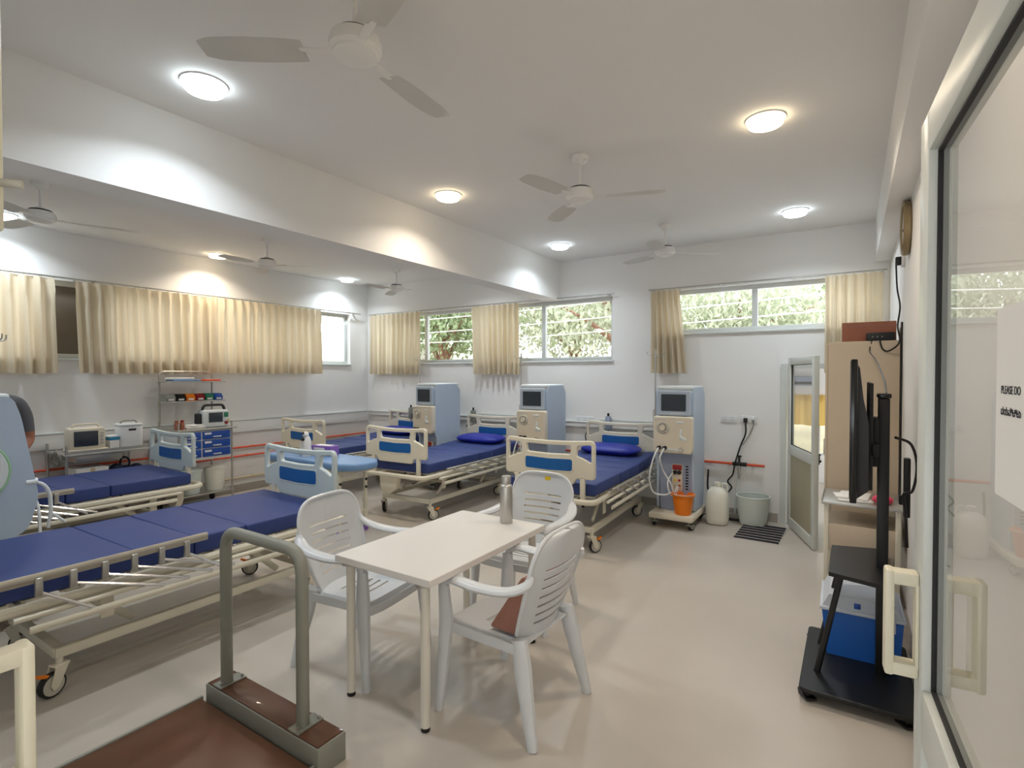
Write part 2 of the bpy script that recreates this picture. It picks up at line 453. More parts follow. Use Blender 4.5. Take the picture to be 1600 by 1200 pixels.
# ------------------------------------------------------------------ curtains
def curtain(name, label, axis, const, a0, a1, ztop, zbot, pleats, m='curtain', flare=(0, 0), amp=.035, sd=1, group=None):
    rnd = random.Random(sd)
    nu, nv = max(24, pleats * 12), 16
    ph = [rnd.uniform(-.5, .5) for _ in range(pleats + 2)]
    am = [rnd.uniform(.7, 1.25) for _ in range(pleats + 2)]
    bm = bmesh.new(); g = []
    for j in range(nv + 1):
        v = j / nv; row = []
        for i in range(nu + 1):
            u = i / nu
            k = u * pleats; ki = min(int(k), pleats); fr = k - ki
            w = (am[ki] * (1 - fr) + am[ki + 1] * fr)
            shift = (ph[ki] * (1 - fr) + ph[ki + 1] * fr) * v * .9
            c = math.cos(2 * PI * (k + shift * .35))
            pinch = math.exp(-((v - .12) / .07) ** 2)
            cc = math.copysign(abs(c) ** .6, c)
            d = amp * w * (.6 + .7 * v) * cc + amp * .6 * pinch * max(0, math.cos(2 * PI * k)) ** 6
            d += .012 * (.3 + v) * math.sin(2 * PI * k * 1.37 + ph[ki] * 5) + .006 * v * math.sin(2 * PI * k * 2.9)
            a = a0 + (a1 - a0) * u + (flare[0] * (1 - u) + flare[1] * u) * v
            z = ztop + (zbot - ztop) * v + .006 * math.sin(k * 2.1) * v
            row.append(bm.verts.new((a, const - d, z) if axis == 'x' else (const + d, a, z)))
        g.append(row)
    for j in range(nv):
        for i in range(nu): bm.faces.new((g[j][i], g[j][i + 1], g[j + 1][i + 1], g[j + 1][i]))
    t = thing(name, label, 'curtain', group=group)
    mb = MB(); mb.bm.free(); mb.bm = bm
    mb.build('cloth', m, t, 180)
    hk = MB()
    for k in range(pleats + 1):
        a = a0 + (a1 - a0) * k / pleats
        p = (a, const + .0, ztop + .005) if axis == 'x' else (const, a, ztop + .005)
        hk.box(p, (.008, .008, .03))
    hk.build('hooks', 'steel', t)
    return t
ZR = 2.655
def rail(name, label, p0, p1):
    t = thing(name, label, 'curtain rail')
    MB().cyl(p0, p1, .009, seg=8).build('rod', 'steel', t)
    for q in (.02, .35, .66, .98):
        p = Vector(p0).lerp(Vector(p1), q)
        d = Vector((0, 1, 0)) if abs(p0[1] - p1[1]) < .01 else Vector((-1, 0, 0))
        MB().box(p + d * .03, [.02 if abs(v) < .5 else .08 for v in d], .003).build('bracket', 'steel', t)
rail('curtain_rail', 'thin steel curtain rail along the left wall', (XL + .07, .4, ZR), (XL + .07, 6.2, ZR))
rail('curtain_rail', 'thin steel curtain rail over the window nearest the room corner', (XL + .12, YB - .07, ZR), (-2.55, YB - .07, ZR))
rail('curtain_rail', 'thin steel curtain rail over the window beside the wardrobe', (-2.1, YB - .07, ZR), (.28, YB - .07, ZR))
G = 'cream window curtains'
curtain('curtain', 'cream curtain at the left picture edge, left of the dark gap', 'y', XL + .08, .5, 2.07, ZR - .02, 1.635, 13, sd=2, flare=(0, .02), group=G)
curtain('curtain', 'cream curtain on the left wall above the monitor and sterilizer', 'y', XL + .08, 2.24, 3.64, ZR - .02, 1.635, 12, sd=3, flare=(.03, 0), group=G)
curtain('curtain', 'cream curtain on the left wall above the blue-drawer cart, nearest the corner', 'y', XL + .12, 3.60, 5.34, ZR - .02, 1.64, 15, sd=4, group=G)
curtain('curtain', 'cream curtain filling the corner end of the window wall', 'x', YB - .08, -6.98, -5.82, ZR - .02, 1.63, 11, sd=5, flare=(0, -.02), amp=.02, group=G)
curtain('curtain', 'bunched cream curtain hanging between two panes of the left window', 'x', YB - .08, -4.78, -3.95, ZR - .02, 1.63, 9, sd=6, flare=(.05, .0), group=G)
curtain('curtain', 'narrow cream curtain above the dialysis machine with the orange bucket', 'x', YB - .08, -2.06, -1.72, ZR - .02, 1.64, 5, sd=7, flare=(0, .09), group=G)
curtain('curtain', 'cream curtain above the wardrobe in the right corner', 'x', YB - .08, -.24, .25, ZR - .02, 1.64, 6, sd=8, group=G)
curtain('curtain', 'yellow curtain on the window seen through the back door', 'x', 9.15, -.9, .7, 1.32, .86, 9, m='curtain_yellow', sd=9)

# ------------------------------------------------------------------ doors
def alu_door(name, L, H, zmid, loc, rz, handle_side, zh=(1.04, 1.24), hs=.05):
    """leaf runs along local +x from the hinge; room-facing side is local +y"""
    t = thing(name, None, None, loc, rz, kind='structure'); w, d = .075, .022
    MB().b2((0, -d, 0.012), (w, d, H), .004).build('stile', 'door_alu', t)
    MB().b2((L - w, -d, 0.012), (L, d, H), .004).build('stile', 'door_alu', t)
    MB().b2((w, -d, H - w), (L - w, d, H), .004).build('rail', 'door_alu', t)
    MB().b2((w, -d, zmid - .1), (L - w, d, zmid), .004).build('rail', 'door_alu', t)
    MB().b2((w, -d, .012), (L - w, d, .11), .004).build('rail', 'door_alu', t)
    MB().b2((w, -.004, zmid), (L - w, .004, H - w)).build('pane', 'door_glass', t)
    g = MB()
    for (a, b) in (((w, -.008, zmid), (w + .005, .008, H - w)), ((L - w - .005, -.008, zmid), (L - w, .008, H - w)), ((w, -.008, zmid), (L - w, .008, zmid + .005)), ((w, -.008, H - w - .005), (L - w, .008, H - w))): g.b2(a, b, .001)
    g.build('gasket', 'rubber', t)
    MB().b2((w, -.008, .11), (L - w, .008, zmid - .1)).build('panel', 'olive_panel' if name == 'door_3' else 'door_alu', t)
    return t
dd = alu_door('door_1', 1.05, 2.10, 1.04, (.192, .245, 0), math.radians(93.4), 1)
def d_handle(parent, x, y0, z0, z1, sgn, name='handle'):
    h = MB(); o_ = .052 * sgn
    h.b2((x - .017, y0, z1 - .026), (x + .017, y0 + o_, z1), .005)
    h.b2((x - .017, y0, z0), (x + .017, y0 + o_, z0 + .026), .005)
    h.b2((x - .0185, y0 + o_ - .014 * sgn, z0 - .0015), (x + .0185, y0 + o_ + .0015 * sgn, z1 + .0015), .005)
    h.b2((x - .017, y0, z0 + .02), (x + .017, y0 + .006 * sgn, z1 - .02), .002)
    return h.build(name, 'cream_plastic', parent)
d_handle(dd, 1.05 - .035, .022, 1.045, 1.245, 1)
d_handle(dd, 1.05 - .035, -.022, 1.045, 1.245, -1)
dl = alu_door('door_2', 1.02, 2.22, 1.04, (-1.96, .178, 0), 0, 1)
d_handle(dl, 1.02 - .03, .022, 1.045, 1.245, 1)
MB().b2((.945, .022, 1.82), (.968, .06, 2.21), .004).build('bolt_case', 'cream_plastic', dl)
MB().cyl((.965, .045, 1.885), (.985, .075, 1.885), .0055).build('bolt_knob', 'hub_grey', dl)
# entrance frame
fr = thing('door_4', None, None, kind='structure')
MB().b2((DX0, .02, 0), (DX0 + .02, .2, 2.28)).build('jamb', 'door_alu', fr); MB().b2((DX1 - .02, .02, 0), (DX1, .2, 2.28)).build('jamb', 'door_alu', fr); MB().b2((DX0 + .02, .02, 2.25), (DX1 - .02, .2, 2.28)).build('head', 'door_alu', fr)
# back door leaf: hinged on the left jamb, swung into the room
bd = alu_door('door_3', .86, 1.80, .88, (-.555, 6.37, .0), math.radians(-70.5), 1)
lk = MB(); lk.box((.80, .035, .84), (.03, .02, .10), .004).cyl((.80, .04, .87), (.72, .075, .87), .008).sphere((.80, .05, .82), .012); lk.build('handle', 'black', bd)
bf = thing('door_5', None, None, kind='structure')
MB().b2((D3[0] - .03, YB - .03, 0), (D3[0] + .03, YB + T, 1.74)).build('jamb', 'door_alu', bf); MB().b2((D3[1] - .03, YB - .03, 0), (D3[1] + .03, YB + T, 1.74)).build('jamb', 'door_alu', bf); MB().b2((D3[0] + .03, YB - .03, 1.69), (D3[1] - .03, YB + T, 1.74)).build('head', 'door_alu', bf)
ac = thing('air_conditioner', 'grey air conditioner high in the room behind the back door', 'air conditioner', (-.62, 9.2, 1.46))
MB().b2((-.3, -.2, 0), (.2, 0, .14), .03).build('body', 'machine_grey', ac); MB().b2((-.26, -.21, .02), (.16, -.19, .06), .004).build('louvre', 'rubber', ac)
# paper notice on the glass of the entrance door
nt_ = thing('paper_notice', 'white paper notice with black lettering taped on the entrance door glass', 'notice', (.192, .245, 0), math.radians(93.4))
MB().b2((.325, .0052, 1.475), (.622, .0062, 1.70)).build('sheet', 'paper', nt_)
me = text_mesh('PLEASE DO', .0135); mb = MB().mesh(me, Matrix.Translation((.602, .0066, 1.598)) @ Matrix(((-1, 0, 0, 0), (0, 0, 1, 0), (0, 1, 0, 0), (0, 0, 0, 1)))); mb.build('lettering', 'ink', nt_)
me = text_mesh('ದಯವಿಟ್ಟು', .0125); mb = MB().mesh(me, Matrix.Translation((.602, .0066, 1.573)) @ Matrix(((-1, 0, 0, 0), (0, 0, 1, 0), (0, 1, 0, 0), (0, 0, 0, 1)))); mb.build('lettering', 'ink', nt_)

# ------------------------------------------------------------------ ceiling lights and fans
def ceiling_light(x, y, warm, label):
    t = thing('ceiling_light', label, 'ceiling light', (x, y, ZC), group='round ceiling lights')
    MB().lathe([(.0, 0), (.112, 0), (.112, -.007), (.099, -.009), (0, -.009)]).build('rim', 'lamp_rim', t)
    MB().lathe([(.0, -.009), (.097, -.009), (.098, -.034), (.09, -.042), (.06, -.047), (0, -.049)]).build('diffuser', 'warm_lamp' if warm else 'cool_lamp', t)
    ld = bpy.data.lights.new('lamp', 'AREA'); ld.shape = 'DISK'; ld.size = .19; ld.energy = LAMP_WATTS; ld.spread = math.radians(139)
    ld.color = (1, .87, .72) if warm else (.80, .91, 1.0)
    lo = bpy.data.objects.new('lamp', ld); COL.objects.link(lo); lo.parent = t; lo.location = (0, 0, -.053)
ceiling_light(-2.88, 1.48, 0, 'cool white ceiling light nearest the camera, above the near bed')
ceiling_light(-.45, 3.50, 1, 'warm ceiling light on the right, over the open floor')
ceiling_light(-2.90, 3.50, 1, 'warm ceiling light beside the ceiling beam')
ceiling_light(-.46, 5.60, 0, 'cool white ceiling light above the wardrobe and back door')
ceiling_light(-2.91, 5.56, 0, 'cool white ceiling light above the window wall beside the beam')
ceiling_light(-6.80, 3.64, 1, 'warm ceiling light above the blue-drawer cart')
ceiling_light(-6.80, 5.69, 0, 'cool white ceiling light in the far room corner')
ceiling_light(-.45, 1.48, 1, 'warm ceiling light just inside the entrance, beside the glass door')
ceiling_light(-4.40, 1.50, 0, 'cool white ceiling light behind the beam above the near left machine')
ceiling_light(-4.40, 3.55, 1, 'warm ceiling light behind the beam above the pale blue couch')
ceiling_light(-4.40, 5.60, 0, 'cool white ceiling light behind the beam above the middle bed')
ceiling_light(-6.82, 1.62, 0, 'cool white ceiling light at the left picture edge')

def ceiling_fan(label, loc, rz):
    t = thing('ceiling_fan', label, 'ceiling fan', loc, rz, group='white three-blade ceiling fans')
    MB().lathe([(0, 0), (.06, 0), (.055, -.03), (.018, -.06), (0, -.06)]).build('canopy', 'fan_white', t)
    MB().cyl((0, 0, -.05), (0, 0, -.21), .0105).build('downrod', 'fan_white', t)
    MB().lathe([(0, -.2), (.03, -.2), (.032, -.22), (.09, -.235), (.1, -.26), (.1, -.285), (.086, -.295), (.084, -.305), (.05, -.318), (0, -.32)], seg=32).build('motor', 'fan_white', t)
    MB().torus((0, 0, -.226), .07, .006).build('motor_ring', 'rubber', t)
    for k in range(3):
        a = 2 * PI * k / 3
        b = bmesh.new(); n = 6
        A, B = [], []
        for i in range(n + 1):
            u = i / n; x = .19 + .41 * u; w = .055 + .012 * math.sin(PI * u)
            tilt = .16 * (1 - .4 * u)
            for s_, L_ in ((-1, A), (1, B)):
                L_.append(b.verts.new((x - (.02 if (i == n) and s_ else 0), s_ * w * (.75 if i == n else 1), -.29 + s_ * w * tilt)))
        for i in range(n): b.faces.new((A[i], A[i + 1], B[i + 1], B[i]))
        bmesh.ops.solidify(b, geom=b.faces[:], thickness=.004)
        mb = MB(); mb._merge(b, Matrix.Rotation(a, 4, 'Z'))
        bl = mb.build('blade', 'fan_white', t)
        m2 = MB(); m2.box((.14, 0, -.288), (.14, .035, .006), .002); me = m2.bm
        for v in me.verts: v.co = Matrix.Rotation(a, 4, 'Z') @ v.co
        m2.build('blade_bracket', 'fan_white', bl)
    return t
fan0 = ceiling_fan('white ceiling fan near the middle of the right bay', (-1.62, 3.40, ZC), math.radians(18))
for loc, a, lb in (((-1.62, 5.41, ZC), 34, 'white ceiling fan nearest the window wall on the right of the beam'),
                   ((-1.62, 1.40, ZC), 95, 'white ceiling fan with only its round hub seen, at the picture top'),
                   ((-5.59, 3.55, ZC), 36, 'white ceiling fan left of the beam beside a warm light'),
                   ((-5.60, 5.58, ZC), 28, 'white ceiling fan left of the beam nearest the window wall'),
                   ((-5.45, 1.52, ZC), 70, 'white ceiling fan at the left picture edge')):
    again(fan0, loc, math.radians(a), lb)

# ------------------------------------------------------------------ hospital beds
def caster(parent, x, y, r=.065, yaw=0.0, brake=False, wheel_mat='rubber', tall=.17, fork='bed_cream'):
    c = MB(); rot = Matrix.Translation((x, y, 0)) @ Matrix.Rotation(yaw, 4, 'Z')
    def P(*p): return rot @ Vector(p)
    c.cyl(P(0, 0, tall), P(0, 0, tall - .045), .016)
    for sx in (-1, 1):
        c.prism([( -.03, tall - .04), (.03, tall - .04), (.055, r + .005), (.045, r - .022), (.02, r - .018)], sx * .024 - .003, sx * .024 + .003, 'x')
    vs = [v for v in c.bm.verts]
    for v in vs[28:]: v.co = rot @ v.co
    c2 = MB(); c2.box((0, 0, tall - .04), (.056, .07, .012), .004)
    for v in c2.bm.verts: v.co = rot @ v.co
    me = bpy.data.meshes.new('tmp'); c2.bm.to_mesh(me); c2.bm.free(); c.mesh(me)
    o = c.build('caster', fork, parent)
    w = MB(); w.lathe([(r - .012, -.018), (r - .003, -.016), (r, -.008), (r, .008), (r - .003, .016), (r - .012, .018)], (0, .036, r), 20, (0, PI / 2, 0))
    for v in w.bm.verts: v.co = rot @ v.co
    w.build('wheel', wheel_mat, o)
    h = MB(); h.lathe([(0, -.019), (.012, -.019), (.016, -.015), (r - .012, -.017), (r - .012, .017), (.016, .015), (.012, .019), (0, .019)], (0, .036, r), 20, (0, PI / 2, 0))
    for v in h.bm.verts: v.co = rot @ v.co
    h.build('hub', 'hub_grey', o)
    if brake:
        b = MB(); b.box((0, .075, r + .06), (.03, .06, .014), .004, (.4, 0, 0))
        for v in b.bm.verts: v.co = rot @ v.co
        b.build('brake_pedal', 'orange_plastic', o)
    return o

def end_panel(parent, y, m, z0=.0):
    W = .45
    outer = round_poly([(-W, .70), (-W, 1.015), (-.42, 1.045), (-.2, 1.03), (0, 1.025), (.2, 1.03), (.42, 1.045), (W, 1.015), (W, .70), (.27, .70), (.25, .645), (-.25, .645), (-.27, .70)], .035)
    lh = round_poly([(-.415, .845), (-.415, 1.005), (-.285, .992), (-.275, .90), (-.335, .885)], .02, 4)
    mh = round_poly([(-.225, .99), (0, .985), (.225, .99), (.215, .915), (0, .908), (-.215, .915)], .02, 4)
    rh = [(-x, z) for x, z in lh][::-1]
    p = MB().mesh(plate(outer, [lh, mh, rh], .036, .009), Matrix.Translation((0, y, z0))).build('end_panel', m, parent, 50)
    ins = round_poly([(-.235, .765), (-.235, .87), (0, .862), (.235, .87), (.235, .765), (0, .757)], .025)
    MB().mesh(plate(ins, [], .044, .004), Matrix.Translation((0, y, z0))).build('blue_insert', 'bed_blue', p)
    fr_ = MB()
    ring = [(x * 1.06, .814 + (z - .814) * 1.2) for x, z in ins]
    fr_.mesh(plate(ring, [ins], .042, .003), Matrix.Translation((0, y, z0))).build('insert_surround', m, p)
    for s in (-1, 1): MB().b2((s * .33 - .022, y - .018, .50), (s * .33 + .022, y + .018, .72), .006).build('panel_post', 'bed_cream', p)
    return p

def hospital_bed(label, loc, rz, m_end='bed_cream', rail_up=None, tilt=0.0):
    """local +y is the end away from the origin panel; panels at y=-1.0 and y=+1.0"""
    t = thing('hospital_bed', label, 'hospital bed', loc, rz, group='adjustable hospital beds')
    end_panel(t, -1.0, m_end); end_panel(t, 1.0, m_end)
    # upper frame ring with bumper corners
    ring = round_poly([(-.46, -1.08), (.46, -1.08), (.46, 1.06), (-.46, 1.06)], .09, 6)
    f = MB(); f.tube([(x, y, .515) for x, y in ring], .026, 8, closed=True, sx=.8)
    for y in (-.6, -.1, .45, .8): f.b2((-.44, y - .02, .495), (.44, y + .02, .53), .004)
    f.build('bed_frame', 'bed_cream', t)
    # mattress
    mt = thing('mattress', None, None); mt.parent = t
    secs = [(-.975, -.302), (-.298, .018), (.022, .338), (.342, .965)]
    for k, (a, b) in enumerate(secs):
        s_ = MB(); s_.box((0, (a + b) / 2, .60), (.88, b - a, .105), .014, None, 3)
        for v in s_.bm.verts:
            v.co.z += .006 * math.sin(v.co.x * 5 + k) + (.004 * k if v.co.z > .6 else 0)
            if k == 3: v.co.z += max(0, v.co.y - .34) * tilt
        s_.build('section', 'mattress', mt)
    sl = MB()
    for y in [-.9 + .15 * k for k in range(13)]: sl.b2((-.42, y - .05, .532), (.42, y + .05, .544), .003)
    sl.build('bed_slats', 'bed_cream', t)
    # folded side rails
    for s in (-1, 1):
        up = rail_up and s == rail_up
        r_ = MB()
        if up:
            r_.tube([(s * .50, -.02, .66), (s * .50, .94, .66)], .024, 8, sx=.55)
            y0_, y1_, zt = -.02, .94, .66
        else:
            r_.tube([(s * .50, -.72, .568), (s * .50, .78, .568)], .013, 8)
            y0_, y1_, zt = -.72, .78, .568
        o = r_.build('side_rail', 'alu_rail', t)
        lo = MB().tube([(s * .505, -.85, .485), (s * .505, .85, .485)], .014, 8)
        lo.tube([(s * .53, -.80, .43), (s * .53, .80, .43)], .018, 8, sx=.6)
        lo.build('lower_bar', 'bed_cream', o)
        for k in range(6):
            y = y0_ + .12 + (y1_ - y0_ - .3) * k / 5
            b_ = MB().tube([(s * .505, y, min(zt, .60) - .005), (s * .53, y + (-.40 if up else .34) * (1 if (k < 5) != bool(up and k == 0) else .5), .455)], .0085, 6)
            b_.build('folding_bar', 'chrome', o)
            MB().box((s * .512, y, (zt + min(zt, .60)) / 2 - .012), (.024, .03, .03 + zt - min(zt, .60)), .005).build('pivot', 'steel', o)
    # base
    bf_ = MB()
    for s in (-1, 1): bf_.b2((s * .35 - .02, -.84, .185), (s * .35 + .02, .66, .235), .005)
    for y in (-.83, .64): bf_.b2((-.35, y - .025, .185), (.35, y + .025, .235), .005)
    bf_.build('base_frame', 'bed_cream', t)
    for s in (-1, 1):
        MB().tube([(s * .27, -.62, .23), (s * .27, -.34, .50)], .022, 8, sx=.6).build('lift_arm', 'bed_cream', t)
        MB().tube([(s * .27, .28, .23), (s * .27, .58, .50)], .022, 8, sx=.6).build('lift_arm', 'bed_cream', t)
        MB().b2((s * .40 - .006, -.68, .33), (s * .40 + .006, -.62, .50), .003).build('hanger_plate', 'bed_cream', t)
        MB().b2((s * .40 - .006, .42, .33), (s * .40 + .006, .48, .5), .003).build('hanger_plate', 'bed_cream', t)
    for y in (-.48, .43): MB().tube([(-.27, y, .365), (.27, y, .365)], .018).build('torsion_bar', 'bed_cream', t)
    for x in (-.08, .08): MB().tube([(x, -.95, .40), (x, .5, .39)], .014).build('crank_rod', 'steel', t)
    ch = MB(); ch.prism([(-.26, .50), (.02, .50), (-.01, .34), (-.10, .28), (-.20, .28), (-.25, .36)], -.99, -.93, 'y'); ch.build('crank_housing', 'bed_cream', t)
    for cx, cy, br, yw in ((-.35, -.83, 0, .5), (.35, -.83, 1, -.6), (-.35, .64, 1, .3), (.35, .64, 0, 2.4)): caster(t, cx, cy, .062, yw, bool(br), tall=.19)
    return t

bedA = hospital_bed('hospital bed with blue pillow, nearest the orange bucket', (-2.36, 5.22, 0), math.radians(2.5), tilt=.06)
def place_bed(src, label, loc, deg): return again(src, loc, math.radians(deg), label)
place_bed(bedA, 'hospital bed with blue pillow, middle of the three along the window wall', (-4.31, 5.24, 0), 2.0)
place_bed(bedA, 'hospital bed in the far corner behind the pale blue couch', (-6.10, 5.36, 0), 0.0)
bedD = hospital_bed('long hospital bed in the left foreground behind the weighing scale', (-3.73, 1.63, 0), PI, 'bed_grey', rail_up=-1)
E2 = copy_tree(bedD); E2.location = (-5.92, 1.68, 0); E2['label'] = 'hospital bed at far left in front of the steel trolley'

def pillow(label, loc, rz):
    b = bmesh.new(); bmesh.ops.create_uvsphere(b, u_segments=24, v_segments=14, radius=1)
    for v in b.verts:
        x, y, z = v.co
        sx = math.copysign(abs(x) ** .55, x); sy = math.copysign(abs(y) ** .55, y)
        v.co = Vector((sx * .355, sy * .20, z * .062 * (1 - .35 * max(abs(sx), abs(sy)) ** 6) + .064))
    mb = MB(); mb._merge(b)
    o = mb.build('pillow', 'pillow_blue', None, 180); o.location = loc; o.rotation_euler = (.03, 0, rz)
    return tag(o, label, 'pillow', 'blue pillows on the beds')
pillow('blue pillow on the bed nearest the orange bucket', (-2.42, 5.95, .672), .03)
pillow('blue pillow on the middle bed along the window wall', (-4.36, 5.97, .672), .03)
pillow('blue pillow on the corner bed behind the pale blue couch', (-6.10, 6.09, .672), 0)

# ------------------------------------------------------------------ dialysis machines (front faces local -y)
def dialysis_machine(label, loc, rz):
    t = thing('dialysis_machine', label, 'dialysis machine', loc, rz, group='dialysis machines')
    MB().b2((-.23, -.34, .095), (.23, .34, .155), .014).build('base', 'machine_cream', t)
    for x, y, a in ((-.18, -.28, .4), (.18, -.28, -.5), (-.18, .28, 2), (.18, .28, .9)): caster(t, x, y, .04, a, False, 'rubber', .1, 'scale_grey')
    MB().prism([(-.16, .155), (.16, .155), (.185, .8), (-.185, .8)], -.13, .27, 'y').build('column', 'machine_grey', t)
    MB().b2((-.18, -.19, .80), (.18, .27, 1.47), .02).build('body', 'machine_white', t)
    for s in (-1, 1):
        sh = round_poly([(-.15, .17), (.27, .17), (.30, .6), (.30, 1.40), (.22, 1.485), (-.16, 1.485), (-.19, 1.40), (-.19, .78), (-.15, .72)], .04)
        MB().prism(sh, s * .187 - .012, s * .187 + .012, 'x').build('side_cover', 'machine_blue', t)
    MB().b2((-.19, -.20, 1.46), (.19, .29, 1.50), .018).build('top_cover', 'machine_white', t)
    hs = MB(); hs.mesh(plate(round_poly([(-.175, 1.19), (.175, 1.19), (.175, 1.45), (-.175, 1.45)], .02), [], .05, .008), Matrix.Translation((0, -.205, 0)))
    h = hs.build('screen_housing', 'machine_blue', t)
    MB().mesh(plate(round_poly([(-.13, 1.235), (.13, 1.235), (.13, 1.415), (-.13, 1.415)], .008), [], .008, .002), Matrix.Translation((0, -.231, 0))).build('screen', 'screen', h)
    kb = MB()
    for k in range(5): kb.box((-.02 + .03 * k, -.231, 1.212), (.018, .006, .01), .002)
    kb.build('buttons', 'machine_white', h)
    mp = MB(); mp.mesh(plate(round_poly([(-.205, .79), (.19, .79), (.205, .83), (.205, 1.18), (-.205, 1.18)], .03), [], .08, .012), Matrix.Translation((0, -.225, 0)))
    m_ = mp.build('module_panel', 'machine_cream', t, 50)
    MB().torus((-.10, -.27, 1.06), .052, .014, (PI / 2, 0, 0)).build('pump_ring', 'hub_grey', m_)
    MB().lathe([(0, -.03), (.03, -.03), (.034, 0), (0, 0)], (-.10, -.265, 1.06), 16, (-PI / 2, 0, 0)).build('pump_rotor', 'machine_cream', m_)
    MB().box((.08, -.268, 1.12), (.07, .012, .02), .004).build('latch', 'machine_white', m_)
    MB().box((.09, -.27, .99), (.02, .016, .11), .004).box((.11, -.275, .955), (.07, .02, .03), .006, (0, .5, 0)).build('line_clamp', 'machine_white', m_)
    MB().box((.02, -.268, .83), (.16, .014, .02), .004).build('syringe_bar', 'machine_white', m_)
    MB().box((-.13, -.268, 1.155), (.12, .008, .006)).build('trim_line', 'machine_white', m_)
    for x in (-.135, -.075): MB().cyl((x, -.26, .845), (x, -.30, .845), .021).build('port', 'black', m_)
    MB().torus((.09, -.27, .83), .024, .006, (PI / 2, 0, 0), 16, 6).build('dial', 'hub_grey', m_)
    pn = MB().b2((-.035, -.145, .37), (.075, -.128, .66), .004).build('gauge_panel', 'machine_cream', t)
    MB().b2((-.03, -.152, .60), (.07, -.142, .655), .003).build('gauge_window', 'red_plastic', pn)
    for x in (-.0, .045):
        MB().cyl((x, -.14, .575), (x, -.17, .575), .022).build('coupling', 'black', pn)
        MB().cyl((x, -.14, .49), (x, -.16, .49), .013).build('connector', 'red_plastic' if x else 'yellow', pn)
        MB().cyl((x, -.14, .43), (x, -.16, .43), .013).build('connector', 'red_plastic' if x else 'hub_grey', pn)
    for k in range(9): MB().box((.12, -.131, .40 + k * .03), (.03, .008, .015), .002).build('vent_slot', 'black', t)
    tb = MB()
    tb.tube(spline([(-.135, -.30, .845), (-.17, -.33, .76), (-.21, -.33, .62), (-.225, -.32, .48), (-.19, -.29, .36), (-.08, -.26, .34), (-.03, -.20, .36)], 6), .009, 6)
    tb.tube(spline([(-.075, -.30, .845), (-.11, -.33, .74), (-.10, -.25, .6), (-.02, -.22, .45), (.0, -.2, .36), (.03, -.17, .43)], 6), .009, 6)
    tb.tube(spline([(-.02, -.17, .57), (-.05, -.25, .48), (-.03, -.24, .36), (.01, -.19, .33), (.045, -.17, .43)], 6), .008, 6)
    tb.build('tubing', 'tubing', t)
    pl = MB(); pl.cyl((-.235, -.10, .78), (-.235, -.10, 1.90), .0085, seg=8).cyl((-.235, -.1, .9), (-.19, -.1, .9), .012).cyl((-.235, -.1, 1.1), (-.19, -.1, 1.1), .012)
    p = pl.build('drip_pole', 'steel', t)
    hk = MB()
    for a in (0, PI / 2, PI, 1.5 * PI):
        d = Vector((math.cos(a + .4), math.sin(a + .4), 0)); b0 = Vector((-.235, -.10, 1.845))
        hk.tube(spline([b0, b0 + d * .05 + Vector((0, 0, -.012)), b0 + d * .085 + Vector((0, 0, 0)), b0 + d * .09 + Vector((0, 0, .03))], 4), .0045, 6)
    hk.build('hook', 'steel', p)
    MB().cyl((-.235, -.115, 1.02), (-.235, -.115, 1.24), .022, seg=12).build('filter_holder', 'hub_grey', p)
    return t
dmA = dialysis_machine('pale blue dialysis machine with an orange bucket on its base', (-1.59, 5.86, 0), 0)
again(dmA, (-3.34, 5.87, 0), 0, 'pale blue dialysis machine standing between the two pillowed beds')
again(dmA, (-5.13, 5.90, 0), math.radians(-7), 'pale blue dialysis machine standing nearest the room corner')
dmF = again(dmA, (-4.72, .90, 0), PI, 'pale blue dialysis machine cut off by the left picture edge')
big = round_poly([(-.15, .17), (.27, .17), (.30, .6), (.30, 1.40), (.22, 1.485), (-.20, 1.485), (-.24, 1.36), (-.325, .82), (-.27, .62), (-.15, .55)], .05)
for c_ in [c for c in dmF.children if c.name.startswith('side_cover')]:
    sx = -1 if sum(v.co.x for v in c_.data.vertices) < 0 else 1
    n_ = MB().prism(big, sx * .215 - .012, sx * .215 + .012, 'x').build('side_cover', 'machine_blue', dmF); bpy.data.objects.remove(c_)
ex = MB(); ex.tube(spline([(-.21, -.26, .92), (-.22, -.34, .90), (-.22, -.38, .82), (-.22, -.385, .66)], 6), .012, 8).tube([(-.22, -.385, .72), (-.22, -.37, .60)], .010, 8).tube([(-.22, -.385, .70), (-.22, -.46, .62)], .010, 8)
ex.tube([(-.21, -.26, .92), (-.21, -.32, .92)], .024, 10)
ex.build('holder_arm', 'machine_white', dmF)
MB().lathe([(0, 0), (.19, 0), (.2, .008), (.19, .016), (0, .016)], (-.229, .02, 1.02), 32, (0, -PI / 2, 0)).build('round_cover', 'machine_white', dmF)
MB().torus((-.238, .02, 1.02), .2, .007, (0, PI / 2, 0), 32, 6).build('green_ring', 'green_rim', dmF)

def orange_bucket():
    t = thing('bucket', 'orange plastic bucket on the base of the right dialysis machine', 'bucket', (-1.485, 5.63, .156))
    MB().lathe([(0, 0), (.08, 0), (.085, .01), (.108, .2), (.122, .205), (.122, .215), (.112, .22), (.103, .2), (.08, .02), (0, .015)], seg=28).build('body', 'orange_plastic', t)
    MB().torus((0, 0, .20), .116, .008).build('rim', 'orange_plastic', t)
    MB().tube(spline([(-.118, 0, .2), (-.10, -.09, .215), (0, -.135, .22), (.10, -.09, .215), (.118, 0, .2)], 6), .004, 6).build('handle', 'steel', t)
orange_bucket()

